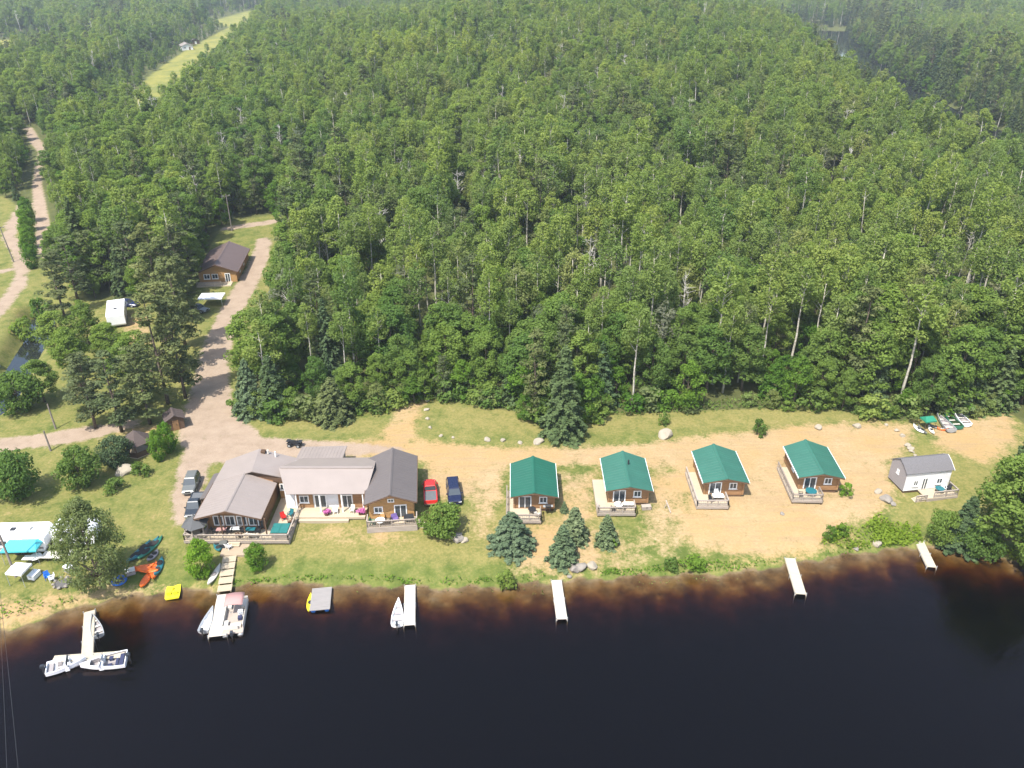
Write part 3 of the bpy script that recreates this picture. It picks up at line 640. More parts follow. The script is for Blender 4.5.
def wood(name, lo, hi, per=7., axis='Z', rough=.75):
    m, nt, N, L = new_mat(name); tc = N.new('ShaderNodeTexCoord'); sx = N.new('ShaderNodeSeparateXYZ'); L.new(tc.outputs['Object'], sx.inputs[0])
    wv = math_n(nt, 'SINE', math_n(nt, 'MULTIPLY', sx.outputs[axis], per * 6.283)); st = N.new('ShaderNodeMapping'); st.inputs['Scale'].default_value = {'Z': (.5, .5, 5), 'X': (5, .4, .4), 'Y': (.4, 5, .4)}[axis]
    L.new(tc.outputs['Object'], st.inputs[0]); f = noise(nt, 1.6, 5, .65, vec=st.outputs[0])
    c = mixc(nt, f, lo, hi); gap = math_n(nt, 'MULTIPLY_ADD', wv, 3., 3.4, True); c = mixc(nt, gap, mixc(nt, 1., c, (.42, .40, .38, 1), 'MULTIPLY'), c)
    b = principled(nt, c, rough, 0, bump(nt, wv, .5, .04), .2); out(nt, b.outputs[0]); M[name] = m
wood('log_wall', (.19, .10, .045), (.35, .205, .10), 4.6); wood('log_honey', (.30, .165, .06), (.46, .275, .115), 4.6); wood('wood_brown', (.07, .042, .026), (.15, .09, .055), 5.)
wood('deck_wood', (.36, .295, .205), (.50, .42, .31), 6., 'Y'); wood('deck_long', (.29, .23, .155), (.43, .355, .255), 6., 'X'); wood('rail_wood', (.25, .21, .175), (.38, .33, .285), 5.)
wood('dock_pale', (.34, .30, .225), (.50, .45, .355), 5., 'Y'); wood('dock_white', (.38, .345, .29), (.56, .52, .45), 5., 'Y'); wood('dock_grey', (.19, .175, .165), (.31, .29, .275), 5., 'Y'); wood('siding_white', (.62, .62, .62), (.74, .74, .74), 5., 'Z', .5); wood('siding_grey', (.22, .20, .20), (.31, .285, .28), 5., 'Z', .6); wood('pole_wood', (.12, .10, .085), (.24, .21, .18), .6, 'X')
m, nt, N, L = new_mat('glass'); b = principled(nt, (.045, .055, .062), .08, 0, None, .6); out(nt, b.outputs[0]); M['glass'] = m

def loc_on(px, py, dz=0.): v = G(px, py); v.z += dz; return v
def railing(mb, pts, z, h=.92, sp=1.6, bal=.26):
    for a, b in zip(pts[:-1], pts[1:]):
        a, b = Vector((*a, z)), Vector((*b, z)); L_ = (b - a).length; n = max(1, round(L_ / sp)); u = Vector((0, 0, 1)); ang = math.atan2(b.y - a.y, b.x - a.x)
        for i in range(n + 1): p = a.lerp(b, i / n); mb.cbox(p + u * h / 2, (.11, .11, h), ang)
        mid = (a + b) / 2; mb.cbox(mid + u * (h + .03), (L_ + .12, .15, .06), ang); mb.cbox(mid + u * .16, (L_, .06, .07), ang); mb.cbox(mid + u * (h - .12), (L_, .05, .07), ang)
        k = int(L_ / bal)
        for i in range(1, k): mb.cbox(a.lerp(b, i / k) + u * (h / 2 + .02), (.035, .03, h - .25), ang)
def steps_mb(mb, x0, x1, y0, z_top, n, rise=.18, run=.28, dy=-1):
    for i in range(n): y = y0 + dy * run * i; mb.box(x0, x1, min(y, y + dy * run), max(y, y + dy * run), 0, z_top - rise * (i + 1))
def window(par, x, y, z, w, h, face='front', sill=True):
    "framed window proud of a wall; glass is its own piece"
    fr = MB(); pn = MB(); t = .13
    def bx(mb, a0, a1, d0, d1, z0, z1):
        if face == 'front': mb.box(a0, a1, y - d1, y - d0, z0, z1)
        elif face == 'left': mb.box(x - d1, x - d0, a0, a1, z0, z1)
        else: mb.box(x + d0, x + d1, a0, a1, z0, z1)
    c = x if face == 'front' else y
    for a0, a1, z0, z1 in ((c - w / 2, c + w / 2, z + h - t, z + h), (c - w / 2, c + w / 2, z, z + t), (c - w / 2, c - w / 2 + t, z + t, z + h - t), (c + w / 2 - t, c + w / 2, z + t, z + h - t), (c - .035, c + .035, z + t, z + h - t)): bx(fr, a0, a1, .003, .07, z0, z1)
    bx(pn, c - w / 2 + t * .6, c + w / 2 - t * .6, .004, .03, z + t * .6, z + h - t * .6)
    f = fr.build('window', 'white_paint', par); pn.build('pane', 'glass', f)
    if sill: s = MB(); bx(s, c - w / 2 - .08, c + w / 2 + .08, .003, .14, z - .06, z - .004); s.build('sill', 'white_paint', f)
    return f
def door(par, x, y, z, w, h, leaf='white_paint', glazed=True, nm='door'):
    fr = MB(); t = .14
    for a0, a1, z0, z1 in ((x - w / 2, x + w / 2, z + h - t, z + h), (x - w / 2, x - w / 2 + t, z, z + h - t), (x + w / 2 - t, x + w / 2, z, z + h - t), (x - .05, x + .05, z, z + h - t)): fr.box(a0, a1, y - .085, y - .003, z0, z1)
    if not glazed: fr.box(x - w / 2 + t, x + w / 2 - t, y - .05, y - .004, z, z + h - t)
    f = fr.build(nm, leaf, par)
    if glazed: p = MB(); p.box(x - w / 2 + t * .7, x + w / 2 - t * .7, y - .03, y - .005, z + .08, z + h - t * .7); p.build('pane', 'glass', f)
    hd = MB(); hd.box(x + .1, x + .14, y - .14, y - .085, z + .95, z + 1.2); hd.build('handle', 'dark_metal', f)
    return f
def gable_roof(par, hw, y0, y1, ze, zr, prow, mat, x_c=0., th=.09, rib=.6, trim=None, name='roof'):
    mb = MB()
    for s in (-1, 1):
        q = [(x_c, y0, zr), (x_c + s * hw, y0 + prow, ze), (x_c + s * hw, y1 - prow, ze), (x_c, y1, zr)]; mb.slab(q, th)
        n = int((y1 - y0 - .2) / rib)
        for i in range(1, n):
            y = y0 + (y1 - y0) * i / n; ye = y0 + prow + (y1 - y0 - 2 * prow) * i / n; d = Vector((s * hw, ye - y, ze - zr)); up = Vector((s * (zr - ze), 0, hw)).normalized() * .03
            a = Vector((x_c + s * .05, y, zr + .0)) + up * .8 ; b = Vector((x_c, y, zr)) + d * .995 + up * .8; mb.tube([a, b], .011, 4)
    r = mb.build(name, mat, par)
    cp = MB(); cp.prism([(x_c - .22, zr - .22 * (zr - ze) / hw + .035), (x_c, zr + .035), (x_c + .22, zr - .22 * (zr - ze) / hw + .035), (x_c + .22, zr - .22 * (zr - ze) / hw + .075), (x_c, zr + .085), (x_c - .22, zr - .22 * (zr - ze) / hw + .075)], y0 + .01, y1 - .01, 'y'); cp.build('ridge_cap', mat, r)
    if trim:
        t_ = [MB(), MB()]
        t2 = [MB(), MB()]
        for s in (-1, 1):
            t_[(s + 1) // 2].cbox((x_c + s * (hw + .035), (y0 + y1) / 2, ze - .07), (.06, y1 - y0 - 2 * prow, .22))
            for yy, pr in ((y0, prow), (y1, -prow)):
                sgn = -1 if yy == y0 else 1
                a = Vector((x_c + s * hw, yy + pr, ze - .06)); b = Vector((x_c, yy, zr - .06)); o_ = Vector((0, sgn * .05, 0)); q = [a, b, b + Vector((0, 0, -.2)), a + Vector((0, 0, -.2))]
                t2[0 if yy == y0 else 1].add([p + o_ * .1 for p in q] + [p + o_ for p in q], [(0, 1, 2, 3), (7, 6, 5, 4), (0, 4, 5, 1), (1, 5, 6, 2), (2, 6, 7, 3), (3, 7, 4, 0)])
        [k_.build('fascia', trim, r) for k_ in t_]; [k_.build('gable_trim', 'wood_brown', r) for k_ in t2]
    return r
def gable_wall(par, hw, y0, y1, ze, zr, mat, z0=0., x_c=0., name='wall'):
    mb = MB(); mb.prism([(x_c - hw, z0), (x_c + hw, z0), (x_c + hw, ze), (x_c, zr), (x_c - hw, ze)], y0, y1, 'y'); return mb.build(name, mat, par)
# ---- small furniture
def patio_table(loc, label, top='white_paint', r=.6, square=False, group=None, leg='dark_metal'):
    t = thing('patio_table', label, 'table', loc, 0, group); mb = MB()
    if square: mb.box(-r * 1.3, r * 1.3, -r * .75, r * .75, .70, .75)
    else: mb.prism([(r * math.cos(k * math.pi / 8), r * math.sin(k * math.pi / 8)) for k in range(16)], .70, .75)
    mb.build('tabletop', top, t)
    for sx, sy in ((1, 1), (1, -1), (-1, 1), (-1, -1)): l = MB(); l.tube([(sx * r * .62, sy * r * .55, 0), (sx * r * .5, sy * r * .45, .70)], .03, 5); l.build('leg', leg, t)
    return t
def patio_chair(loc, rz, label, mat='white_paint', group=None, cat='chair', wide=.58):
    t = thing('patio_chair', label, cat, loc, rz, group); w_ = wide / 2
    s = MB(); s.box(-w_, w_, -.28, .28, .38, .44); s.build('seat', mat, t)
    b = MB(); b.slab([(-w_, .26, .46), (w_, .26, .46), (w_, .42, 1.0), (-w_, .42, 1.0)], .05); b.build('backrest', mat, t)
    for s_ in (-1, 1):
        a = MB(); a.box(s_ * w_ - .05, s_ * w_ + .05, -.30, .30, .60, .645); a.build('armrest', mat, t)
        for yy in (-.25, .25): l = MB(); l.box(s_ * w_ - .03, s_ * w_ + .03, yy - .03, yy + .03, 0, .60); l.build('leg', mat, t)
    return t
def grill(loc, rz, label):
    t = thing('barbecue_grill', label, 'barbecue', loc, rz); b = MB(); b.box(-.35, .35, -.25, .25, .62, .85); b.build('firebox', 'dark_metal', t)
    l = MB(); l.prism([(-.25, .86), (.25, .86), (.25, 1.0), (.1, 1.12), (-.1, 1.12), (-.25, 1.0)], -.34, .34, 'x'); lo = l.build('lid', 'black', t); h = MB(); h.box(-.25, .25, -.33, -.29, .95, .98); h.build('handle', 'chrome', lo)
    for s in (-1, 1): sh = MB(); sh.box(s * .52 - .16, s * .52 + .16, -.22, .22, .80, .84); sh.build('side_shelf', 'aluminium', t); k = MB(); k.box(s * .3 - .03, s * .3 + .03, -.2, .2, 0, .62); k.build('leg', 'dark_metal', t)
def planter(loc, label, r=.4):
    t = thing('flower_planter', label, 'planter', loc); mb = MB(); mb.loft([[(q * math.cos(k * math.pi / 5), q * math.sin(k * math.pi / 5), z) for k in range(10)] for q, z in ((r * .6, 0), (r * .8, .35))]); mb.build('pot', 'wood_brown', t)
    g = np.random.default_rng(int(loc[0] * 7) % 999); c = [np.array([g.normal() * r * .4, g.normal() * r * .4, .5 + g.uniform(0, .25)]) for _ in range(9)]
    p, n, tn = clumps(g, c, [r * .5] * 9, 260); me = leaf_mesh('flowers', p, n, .1, tn, 'flower_pink', g); o = bpy.data.objects.new('flowers', me); C.objects.link(o); o.parent = t
# ---- cabins
def cabin(ap, label, deck, L_=9.2, mat='metal_green', rz=0., group='green-roofed log cabins along the lane', win_w=1.1):
    zr_w, ze_w = 5.45, 4.47; gz = hz(ap.x, ap.y + 2); y_off = 1.2
    t = thing('log_cabin', label, 'cabin', (ap.x, ap.y + y_off, gz), rz, group); zr, ze = zr_w - gz, ze_w - gz; fl = ze - 2.32
    hw = 2.72; D = L_ - 2.0; slope = (zr - ze) / 3.25
    w_ = gable_wall(t, hw, 0, D, ze + slope * (3.25 - hw) - .14, zr - .12, 'log_wall', fl - .25)
    f = MB(); f.box(-hw + .06, hw - .06, .06, D - .06, -.3, fl - .25); f.build('foundation', 'wood_brown', t)
    lg = MB()
    for sx in (-1, 1):
        for yy in (0, D): lg.cbox((sx * hw, yy, (fl - .25 + ze) / 2 + .05), (.24, .24, ze - fl + .2))
    lg.build('corner_post', 'log_wall', t)
    gable_roof(t, 3.25, -y_off, L_ - y_off - .1, ze, zr, .45, mat, trim='white_paint')
    door(t, -1.25, 0, fl, 1.75, 1.95, nm='patio_door'); window(t, 1.25, 0, fl + .8, win_w, 1.05)
    window(t, -hw, D * .45, fl + .9, 1.1, 1., 'left'); window(t, hw, D * .5, fl + .9, 1.1, 1., 'right')
    lw, fd, xr, back = deck['left'], deck['front'], deck['right'], deck.get('back', D * .75)
    xl = -hw - lw; d = MB(); d.prism([(xl, -fd), (xr, -fd), (xr, -.13), (-hw - .13, -.13), (-hw - .13, back), (xl, back)], fl - .2, fl - .06); dk = d.build('deck', 'deck_wood', t)
    p = MB()
    for (a, b) in ((xl + .1, -fd + .1), (xr - .1, -fd + .1), (xl + .1, back - .1), ((xl + xr) / 2, -fd + .1), (xl + .1, back / 2), (xl + .1, 0)): p.box(a - .07, a + .07, b - .07, b + .07, -.4, fl - .2)
    p.build('deck_post', 'wood_brown', dk)
    sk = MB(); sk.box(xl, xr, -fd - .03, -fd - .002, fl - .5, fl - .05); sk.box(xl - .03, xl - .002, -fd, back, fl - .5, fl - .05); sk.build('skirting', 'rail_wood', dk)
    r = MB(); pts = [(xl + .06, deck.get('rail_back', back)), (xl + .06, -fd + .06), (xr - .06, -fd + .06), (xr - .06, -.9)]; railing(r, pts, fl - .06); r.build('railing', 'rail_wood', t)
    s = MB(); steps_mb(s, xl, -hw - .2, back, fl - .06, 3, dy=1); s.build('steps', 'deck_wood', t)
    return t, ap.x, ap.y + y_off, gz + fl - .06
c1 = cabin(P(534.5, 493, 5.45), 'green-roofed log cabin behind the broad blue spruce, nearest the parked cars', dict(left=1.1, front=2.9, right=.9, back=4.))
c2 = cabin(P(630.5, 487, 5.45), 'green-roofed log cabin with a small slim spruce before its front deck', dict(left=1.75, front=2.6, right=.75, rail_back=-1.2), mat='metal_green_soft')
c3 = cabin(P(728, 479, 5.45), 'green-roofed log cabin on bare sand with a white cloth table on its deck', dict(left=1.6, front=2.9, right=.1), mat='metal_green_soft')
c4 = cabin(P(824.5, 474, 5.45), 'green-roofed log cabin nearest the white-sided shed cabin, teal table on deck', dict(left=1.6, front=2.8, right=-.1), mat='metal_green_soft', rz=-.03)
v = MB(); v.tube([(0, 0, 0), (0, 0, .7)], .12, 8); o = v.build('vent_pipe', 'dark_metal', c2[0]); o.location = (.45, 4.6, 5.3 - hz(c2[1], c2[2]))
def dk(c, x, y): return (c[1] + x, c[2] + y, c[3])
patio_table(dk(c1, -.3, -1.2), 'dark round table on the small deck behind the broad blue spruce', 'dark_metal', .55); patio_chair(dk(c1, .4, -2.), 2.6, 'pale chair on the small deck behind the broad blue spruce', 'off_white')
grill(dk(c1, 1.9, -.7), .1, 'pale-topped barbecue against the wall of the cabin nearest the cars')
patio_table(dk(c2, -1.5, -1.5), 'white oval table at the patio door of the cabin with the slim spruce', 'white_paint', .62); patio_table(dk(c2, -.1, -1.35), 'cream square table by the railing of the cabin with the slim spruce', 'off_white', .55, True)
patio_chair(dk(c2, -.8, -1.7), 1.2, 'dark chair between two tables on the slim-spruce cabin deck', 'dark_metal'); patio_chair(dk(c2, -2.3, -2.0), 2.9, 'dark chair at the white oval table by the deck railing', 'dark_metal')
patio_table(dk(c3, -1.1, -1.4), 'white cloth table on the deck of the second cabin from the shed cabin', 'white_paint', .6, True); patio_chair(dk(c3, -2.1, -1.9), .6, 'dark chair on the corner of the deck beside the white cloth table', 'dark_metal'); patio_chair(dk(c3, -1.1, -.55), 0, 'white chair against the wall behind the white cloth table', 'white_paint')
patio_table(dk(c4, -1.5, -1.5), 'teal round table on the deck of the cabin nearest the shed cabin', 'plastic_teal', .8); patio_chair(dk(c4, -3.0, -1.9), 1.4, 'dark chair beside the teal round table in the deck corner', 'dark_metal')
# ---- shed cabin at the right
a_, b_ = P(905, 487, 2.5), P(955, 480, 2.5); gz = hz(a_.x + 3, a_.y + 1); rz = math.atan2(96.51 - 95.25, 62.7 - 55.76) * .9
t = thing('shed_cabin', 'small white-sided shed cabin with grey shingle roof and front deck', 'cabin', (55.9, 95.6, gz), rz); W_, D_ = 7.0, 3.7; he = 5.0 - gz
prof = [(0, .35), (D_, .35), (D_, he - .1), (D_ - .95, he + .58), (D_ / 2, he + 1.08), (.95, he + .58), (0, he - .1)]
mb = MB(); mb.prism(prof, 0, W_, 'x'); wl = mb.build('wall', 'siding_white', t)
mb = MB(); pr = prof[2:]; o2 = [(-.16 + y * 1.0, z) for y, z in ()]
rf = [(-.22, he - .2), (.88, he + .66), (D_ / 2, he + 1.17), (D_ - .88, he + .66), (D_ + .22, he - .2)]
for (ya, za), (yb, zb) in zip(rf[:-1], rf[1:]): mb.slab([(-.2, ya, za), (W_ + .2, ya, za), (W_ + .2, yb, zb), (-.2, yb, zb)], .09)
mb.build('roof', 'shingle', t)
mb = MB(); mb.prism([(.02, .4), (D_ - .02, .4), (D_ - .02, he - .12), (D_ - .96, he + .54), (D_ / 2, he + 1.02), (.96, he + .54), (.02, he - .12)], -.05, -.002, 'x'); mb.build('end_wall', 'siding_grey', t)
mb = MB(); mb.box(.1, W_ - .1, .1, D_ - .1, -.3, .35); mb.build('foundation', 'wood_brown', t)
mb = MB()
for s_, (ya, za), (yb, zb) in ((0, rf[0], rf[1]), (0, rf[1], rf[2]), (0, rf[2], rf[3]), (0, rf[3], rf[4])):
    for xx in (W_ + .21,): mb.add([(xx, ya, za), (xx, yb, zb), (xx, yb, zb - .16), (xx, ya, za - .16), (xx + .05, ya, za), (xx + .05, yb, zb), (xx + .05, yb, zb - .16), (xx + .05, ya, za - .16)], [(0, 1, 2, 3), (7, 6, 5, 4), (0, 4, 5, 1), (1, 5, 6, 2), (2, 6, 7, 3), (3, 7, 4, 0)])
mb.build('fascia', 'white_paint', t)
door(t, 3.1, 0, .45, .95, 1.95, 'white_paint', True); window(t, 1.7, 0, 1.1, .8, 1.0); window(t, 5.4, 0, 1.1, 1.0, 1.0); window(t, 0, 1.9, 2.2, .55, .7, 'left')
mb = MB(); mb.box(2.3, 7.1, -2.2, -.06, .28, .40); d_ = mb.build('deck', 'deck_wood', t); mb = MB(); railing(mb, [(3.4, -2.14), (7.04, -2.14), (7.04, -.2)], .40); mb.build('railing', 'rail_wood', t)
mb = MB(); mb.box(2.3, 7.1, -2.24, -2.205, -.15, .30); mb.box(7.105, 7.14, -2.2, -.1, -.15, .30); mb.build('skirting', 'rail_wood', d_)
mb = MB()
for i in range(5): mb.box(2.25 - .32 * (i + 1), 2.25 - .32 * i, -2.1, -1.1, -.25, .30 - .1 * i)
mb.build('steps', 'deck_wood', t); mb = MB(); railing(mb, [(.7, -2.16), (2.3, -2.16)], .1, .85, .8); mb.build('stair_rail', 'rail_wood', t)
M4 = Matrix.Translation((55.9, 95.6, gz)) @ Matrix.Rotation(rz, 4, 'Z')
patio_table(M4 @ Vector((4.9, -1.1, .4)), 'teal round patio table on the shed cabin deck', 'plastic_teal', .62); patio_chair(M4 @ Vector((6.3, -.9, .4)), -1.2, 'dark chair in the corner of the shed cabin deck', 'dark_metal'); patio_chair(M4 @ Vector((5.9, -.6, .4)), -.3, 'white chair by the wall on the shed cabin deck', 'white_paint')
# ---- the lodge
gz = hz(-36, 88); lodge_z = gz; t = thing('lodge', 'long lakeside lodge with pale metal roofs, joined wings and a wide front deck', 'lodge', (-36.6, 87.0, gz)); OX, OY = -36.6, 87.0
def X_(x): return x - OX
def Y_(y): return y + .6 - OY
def Z_(z): return z - .45 - gz
FLZ = 1.85 - gz
gable_wall(t, 3.75, 0, Y_(97.8), Z_(5.3), Z_(6.5), 'log_wall', -.3, -.4)
gable_roof(t, 4.4, Y_(84.25), Y_(93.0), Z_(5.3), Z_(6.8), .35, 'metal_pale', -.4, trim='wood_brown')
mb = MB(); s_ = 1.5 / 4.55
mb.slab([(.75, Y_(92.7), Z_(7.22)), (-4.8, Y_(92.66), Z_(5.33)), (-4.8, Y_(98.2), Z_(5.33)), (.1, Y_(98.8), Z_(7.0))], .12); mb.slab([(.75, Y_(92.7), Z_(7.22)), (5.5, Y_(93.3), Z_(5.65)), (6.0, Y_(98.4), Z_(5.55)), (.1, Y_(98.8), Z_(7.0))], .12); up = mb.build('upper_roof', 'metal_pale', t)
mb = MB(); mb.prism([(-3.9, Z_(5.05)), (5.0, Z_(5.05)), (5.0, Z_(5.6)), (.5, Z_(6.8)), (-3.9, Z_(5.42))], Y_(93.2), Y_(98.0), 'y'); mb.build('upper_wall', 'wood_brown', t)
mb = MB(); mb.box(3.95, 5.2, Y_(93.4), Y_(97.9), -.3, Z_(5.2)); mb.build('link_wall', 'log_honey', t)
window(t, 4.55, Y_(93.4), Z_(3.6), 1.0, 1.1)
mb = MB(); mb.slab([(-4.65, Y_(90.2), Z_(4.75)), (-6.1, Y_(90.2), Z_(4.35)), (-6.1, Y_(96.3), Z_(4.35)), (-4.65, Y_(96.3), Z_(4.75))], .1); ln = mb.build('lean_to_roof', 'metal_grey', t)
mb = MB()
for yy in (90.4, 93.2, 96.1): mb.box(-6.0, -5.86, Y_(yy) - .07, Y_(yy) + .07, -.3, Z_(4.26))
mb.build('post', 'wood_brown', ln)
mb = MB()                                                                   # open dining porch front: a window wall set back under the gable
for x0 in (-3.3, -1.75, -.2, 1.35): window(t, x0 + .9, 0, FLZ + .55, 1.35, 1.6, sill=False)
door(t, 3.1, 0, FLZ, 1.0, 2.05, 'wood_brown')
for xx in (-4.3, -1.5, 1.5, 4.3): mb.box(xx - .08, xx + .08, Y_(84.75), Y_(84.91), FLZ, Z_(5.25) + (1.4 - abs(xx) * .33 if abs(xx) < 4 else 0) - .1)
mb.build('porch_post', 'wood_brown', t)
# middle wing, roof, porch
mx0, mx1 = X_(-31.2), X_(-20.0)
mb = MB(); mb.prism([(Y_(91.0), -.2), (Y_(98.0), -.2), (Y_(98.0), Z_(5.6)), (Y_(94.0), Z_(6.85)), (Y_(91.0), Z_(5.95))], mx0, mx1, 'x'); mw = mb.build('middle_wall', 'siding_white', t)
mb = MB(); mb.slab([(X_(-32.5), Y_(94.0), Z_(7.0)), (X_(-30.6), Y_(89.6), Z_(5.6)), (X_(-19.75), Y_(89.7), Z_(5.6)), (X_(-19.2), Y_(94.1), Z_(7.0))], .1); mb.slab([(X_(-32.5), Y_(94.0), Z_(7.0)), (X_(-30.3), Y_(98.5), Z_(5.6)), (X_(-19.6), Y_(98.7), Z_(5.6)), (X_(-19.2), Y_(94.1), Z_(7.0))], .1)
for i in range(0):
    f_ = (i + .5) / 26; a = Vector((X_(-32.5) + 13.3 * f_, Y_(94.0), Z_(7.006))); b = Vector((X_(-30.6) + 10.85 * f_, Y_(89.62), Z_(5.606))); mb.tube([a, b], .010, 4)
mr = mb.build('middle_roof', 'metal_pale', t); mb = MB(); mb.box(X_(-32.3), X_(-19.4), Y_(94.0) - .2, Y_(94.0) + .2, Z_(6.96), Z_(7.06)); mb.build('ridge_cap', 'metal_pale', mr)
mb = MB(); mb.box(X_(-29.6), X_(-20.0), Y_(88.7), Y_(90.96), Z_(2.1), Z_(2.45)); mb.build('porch_floor', 'deck_wood', t); mb = MB(); mb.box(X_(-29.0), X_(-22.2), Y_(88.2), Y_(88.69), Z_(1.4), Z_(2.2)); mb.build('porch_step', 'deck_wood', t)
mb = MB()
for xx in (-29.4, -26.2, -23.2, -20.3): mb.box(X_(xx) - .08, X_(xx) + .08, Y_(89.8), Y_(89.96), Z_(2.45), Z_(5.5))
mb.build('porch_post', 'white_paint', t)
pw = MB(); pw.box(X_(-29.9), X_(-27.4), Y_(90.86), Y_(90.99), Z_(2.45), Z_(5.5)); pw.box(X_(-23.9), X_(-23.4), Y_(90.86), Y_(90.99), Z_(2.45), Z_(5.5)); pw.box(X_(-21.9), X_(-20.05), Y_(90.86), Y_(90.99), Z_(2.45), Z_(5.5)); pw.build('wood_panel', 'log_wall', t)
door(t, X_(-26.4), Y_(90.99), Z_(2.45), 1.7, 2.1, nm='patio_door'); door(t, X_(-22.7), Y_(90.99), Z_(2.45), 1.5, 2.1, nm='patio_door'); window(t, X_(-28.6), Y_(90.85), Z_(3.3), 1.3, 1.2)
# rear wing
mb = MB(); mb.box(X_(-31.0), X_(-25.0), Y_(98.02), Y_(102.3), -.2, Z_(4.95)); mb.build('rear_wall', 'siding_grey', t); mb = MB(); mb.slab([(X_(-31.4), Y_(98.3), Z_(5.42)), (X_(-24.6), Y_(98.3), Z_(5.42)), (X_(-24.7), Y_(102.8), Z_(5.0)), (X_(-31.4), Y_(102.5), Z_(5.0))], .1)
for i in range(14): x_ = X_(-31.2) + 6.5 * i / 13; mb.tube([(x_, Y_(98.35), Z_(5.44)), (x_, Y_(102.5), Z_(5.05))], .010, 4)
mb.build('rear_roof', 'metal_pale', t)
# right wing
rw = bpy.data.objects.new('right_wing', None); C.objects.link(rw); rw.parent = t; rw.location = (X_(-16.25), Y_(88.4), 0); rw.rotation_euler = (0, 0, R(5.5))
f3 = 2.2 - gz
gable_wall(rw, 3.0, 0, 9.6, Z_(5.85), Z_(6.98), 'log_honey', -.3); gable_roof(rw, 3.5, -1.25, 10.4, Z_(5.75), Z_(7.2), .2, 'metal_grey', trim='wood_brown')
window(rw, -1.75, 0, f3 + .9, 1.2, 1.0); door(rw, 1.2, 0, f3, 1.7, 2.05, nm='patio_door'); window(rw, 0, 0, f3 + 2.5, .9, .6, sill=False); window(rw, 3.0, 4.5, f3 + .8, 1.2, 1.1, 'right')
mb = MB(); mb.box(-3.3, 3.4, -1.95, -.06, f3 - .2, f3 - .02); d_ = mb.build('porch_deck', 'deck_wood', rw); mb = MB(); mb.box(-3.3, 3.4, -2.0, -1.96, -.2, f3 - .02); mb.build('skirting', 'rail_wood', d_); mb = MB(); railing(mb, [(-3.24, -.3), (-3.24, -1.89), (3.34, -1.89), (3.34, -.3)], f3 - .02); mb.build('railing', 'rail_wood', rw)
mb = MB()
for i in range(4): mb.box(3.45 + .32 * i, 3.45 + .32 * (i + 1), -1.6, -.5, -.2, f3 - .2 - .22 * i)
mb.build('steps', 'deck_wood', rw)
# front deck, L-shaped
mb = MB(); mb.prism([(X_(-43.0), Y_(83.9)), (X_(-29.25), Y_(83.9)), (X_(-29.25), Y_(93.3)), (X_(-32.6), Y_(93.3)), (X_(-32.6), Y_(86.25)), (X_(-43.0), Y_(86.25))], FLZ - .2, FLZ); d_ = mb.build('deck', 'deck_wood', t)
mb = MB(); mb.box(X_(-43.0), X_(-29.25), Y_(83.85), Y_(83.89), FLZ - .4, FLZ - .02); mb.box(X_(-29.24), X_(-29.2), Y_(83.9), Y_(93.3), -.2, FLZ - .02); mb.build('skirting', 'rail_wood', d_)
mb = MB()
for xx in (-42.8, -39.4, -36., -32.6, -29.5): mb.box(X_(xx) - .1, X_(xx) + .1, Y_(84.0), Y_(84.2), -.6, FLZ - .2)
mb.build('deck_post', 'wood_brown', d_)
mb = MB(); railing(mb, [(X_(-42.9), Y_(86.1)), (X_(-42.9), Y_(83.97)), (X_(-29.33), Y_(83.97)), (X_(-29.33), Y_(93.2))], FLZ, .85, 1.7, .5); mb.build('railing', 'rail_wood', t)
mb = MB(); steps_mb(mb, X_(-38.2), X_(-35.6), Y_(83.84), FLZ, 2, .18, .3); mb.build('steps', 'deck_wood', t)
mb = MB(); mb.tube([(0, 0, 0), (0, 0, 1.0)], .1, 8); o = mb.build('vent_pipe', 'white_paint', t); o.location = (2.7, Y_(97.6), Z_(6.3)); mb = MB(); mb.box(-.3, .3, -.3, .3, 0, .75); o = mb.build('chimney', 'wood_brown', t); o.location = (.9, Y_(98.0), Z_(6.5)); mb = MB(); mb.tube([(0, 0, 0), (0, 0, .6)], .13, 8); o = mb.build('vent_pipe', 'off_white', t); o.location = (1.6, Y_(97.9), Z_(6.75))
# gazebo on the deck corner
def gazebo(name, label, loc, r, h, roofmat, wallmat, sides=6, half=True, rz=0.):
    g = thing(name, label, 'gazebo', loc, rz); ring = lambda q, z: [(q * math.cos(2 * math.pi * (k + .5) / sides), q * math.sin(2 * math.pi * (k + .5) / sides), z) for k in range(sides)]
    mb = MB(); mb.loft([ring(r * 1.22, h), ring(r * .62, h + r * .42), ring(.08, h + r * .85)]); rf_ = mb.build('roof', roofmat, g); mb = MB(); mb.tube([(0, 0, h + r * .84), (0, 0, h + r * 1.02)], .07, 6); mb.build('finial', roofmat, rf_)
    mb = MB(); mb.loft([ring(r * 1.02, -.02), ring(r * 1.02, .08)]); mb.build('floor', 'deck_wood', g)
    for p in ring(r * .96, 0): mb = MB(); mb.box(p[0] - .07, p[0] + .07, p[1] - .07, p[1] + .07, .08, h); mb.build('post', wallmat, g)
    pts = ring(r * .96, 0); mb = MB()
    for k in range(sides):
        if k == 0: continue
        a, b = Vector(pts[k]), Vector(pts[(k + 1) % sides]); mb.cbox((a + b) / 2 + Vector((0, 0, .5)), ((b - a).length, .06, .85), math.atan2(b.y - a.y, b.x - a.x))
    mb.build('side_panel', wallmat, g); return g
gazebo('gazebo', 'dark grey six-sided gazebo standing on the left deck corner of the lodge', (-41.6, 85.75, 1.85), 1.45, 1.9, 'gazebo_roof', 'rail_wood')
v = loc_on(139, 452); gazebo('garden_gazebo', 'brown-shingled wooden gazebo under the tall pines by the gravel drive', v, 2.0, 2.2, 'brown_shingle', 'wood_brown', 6, rz=.3)
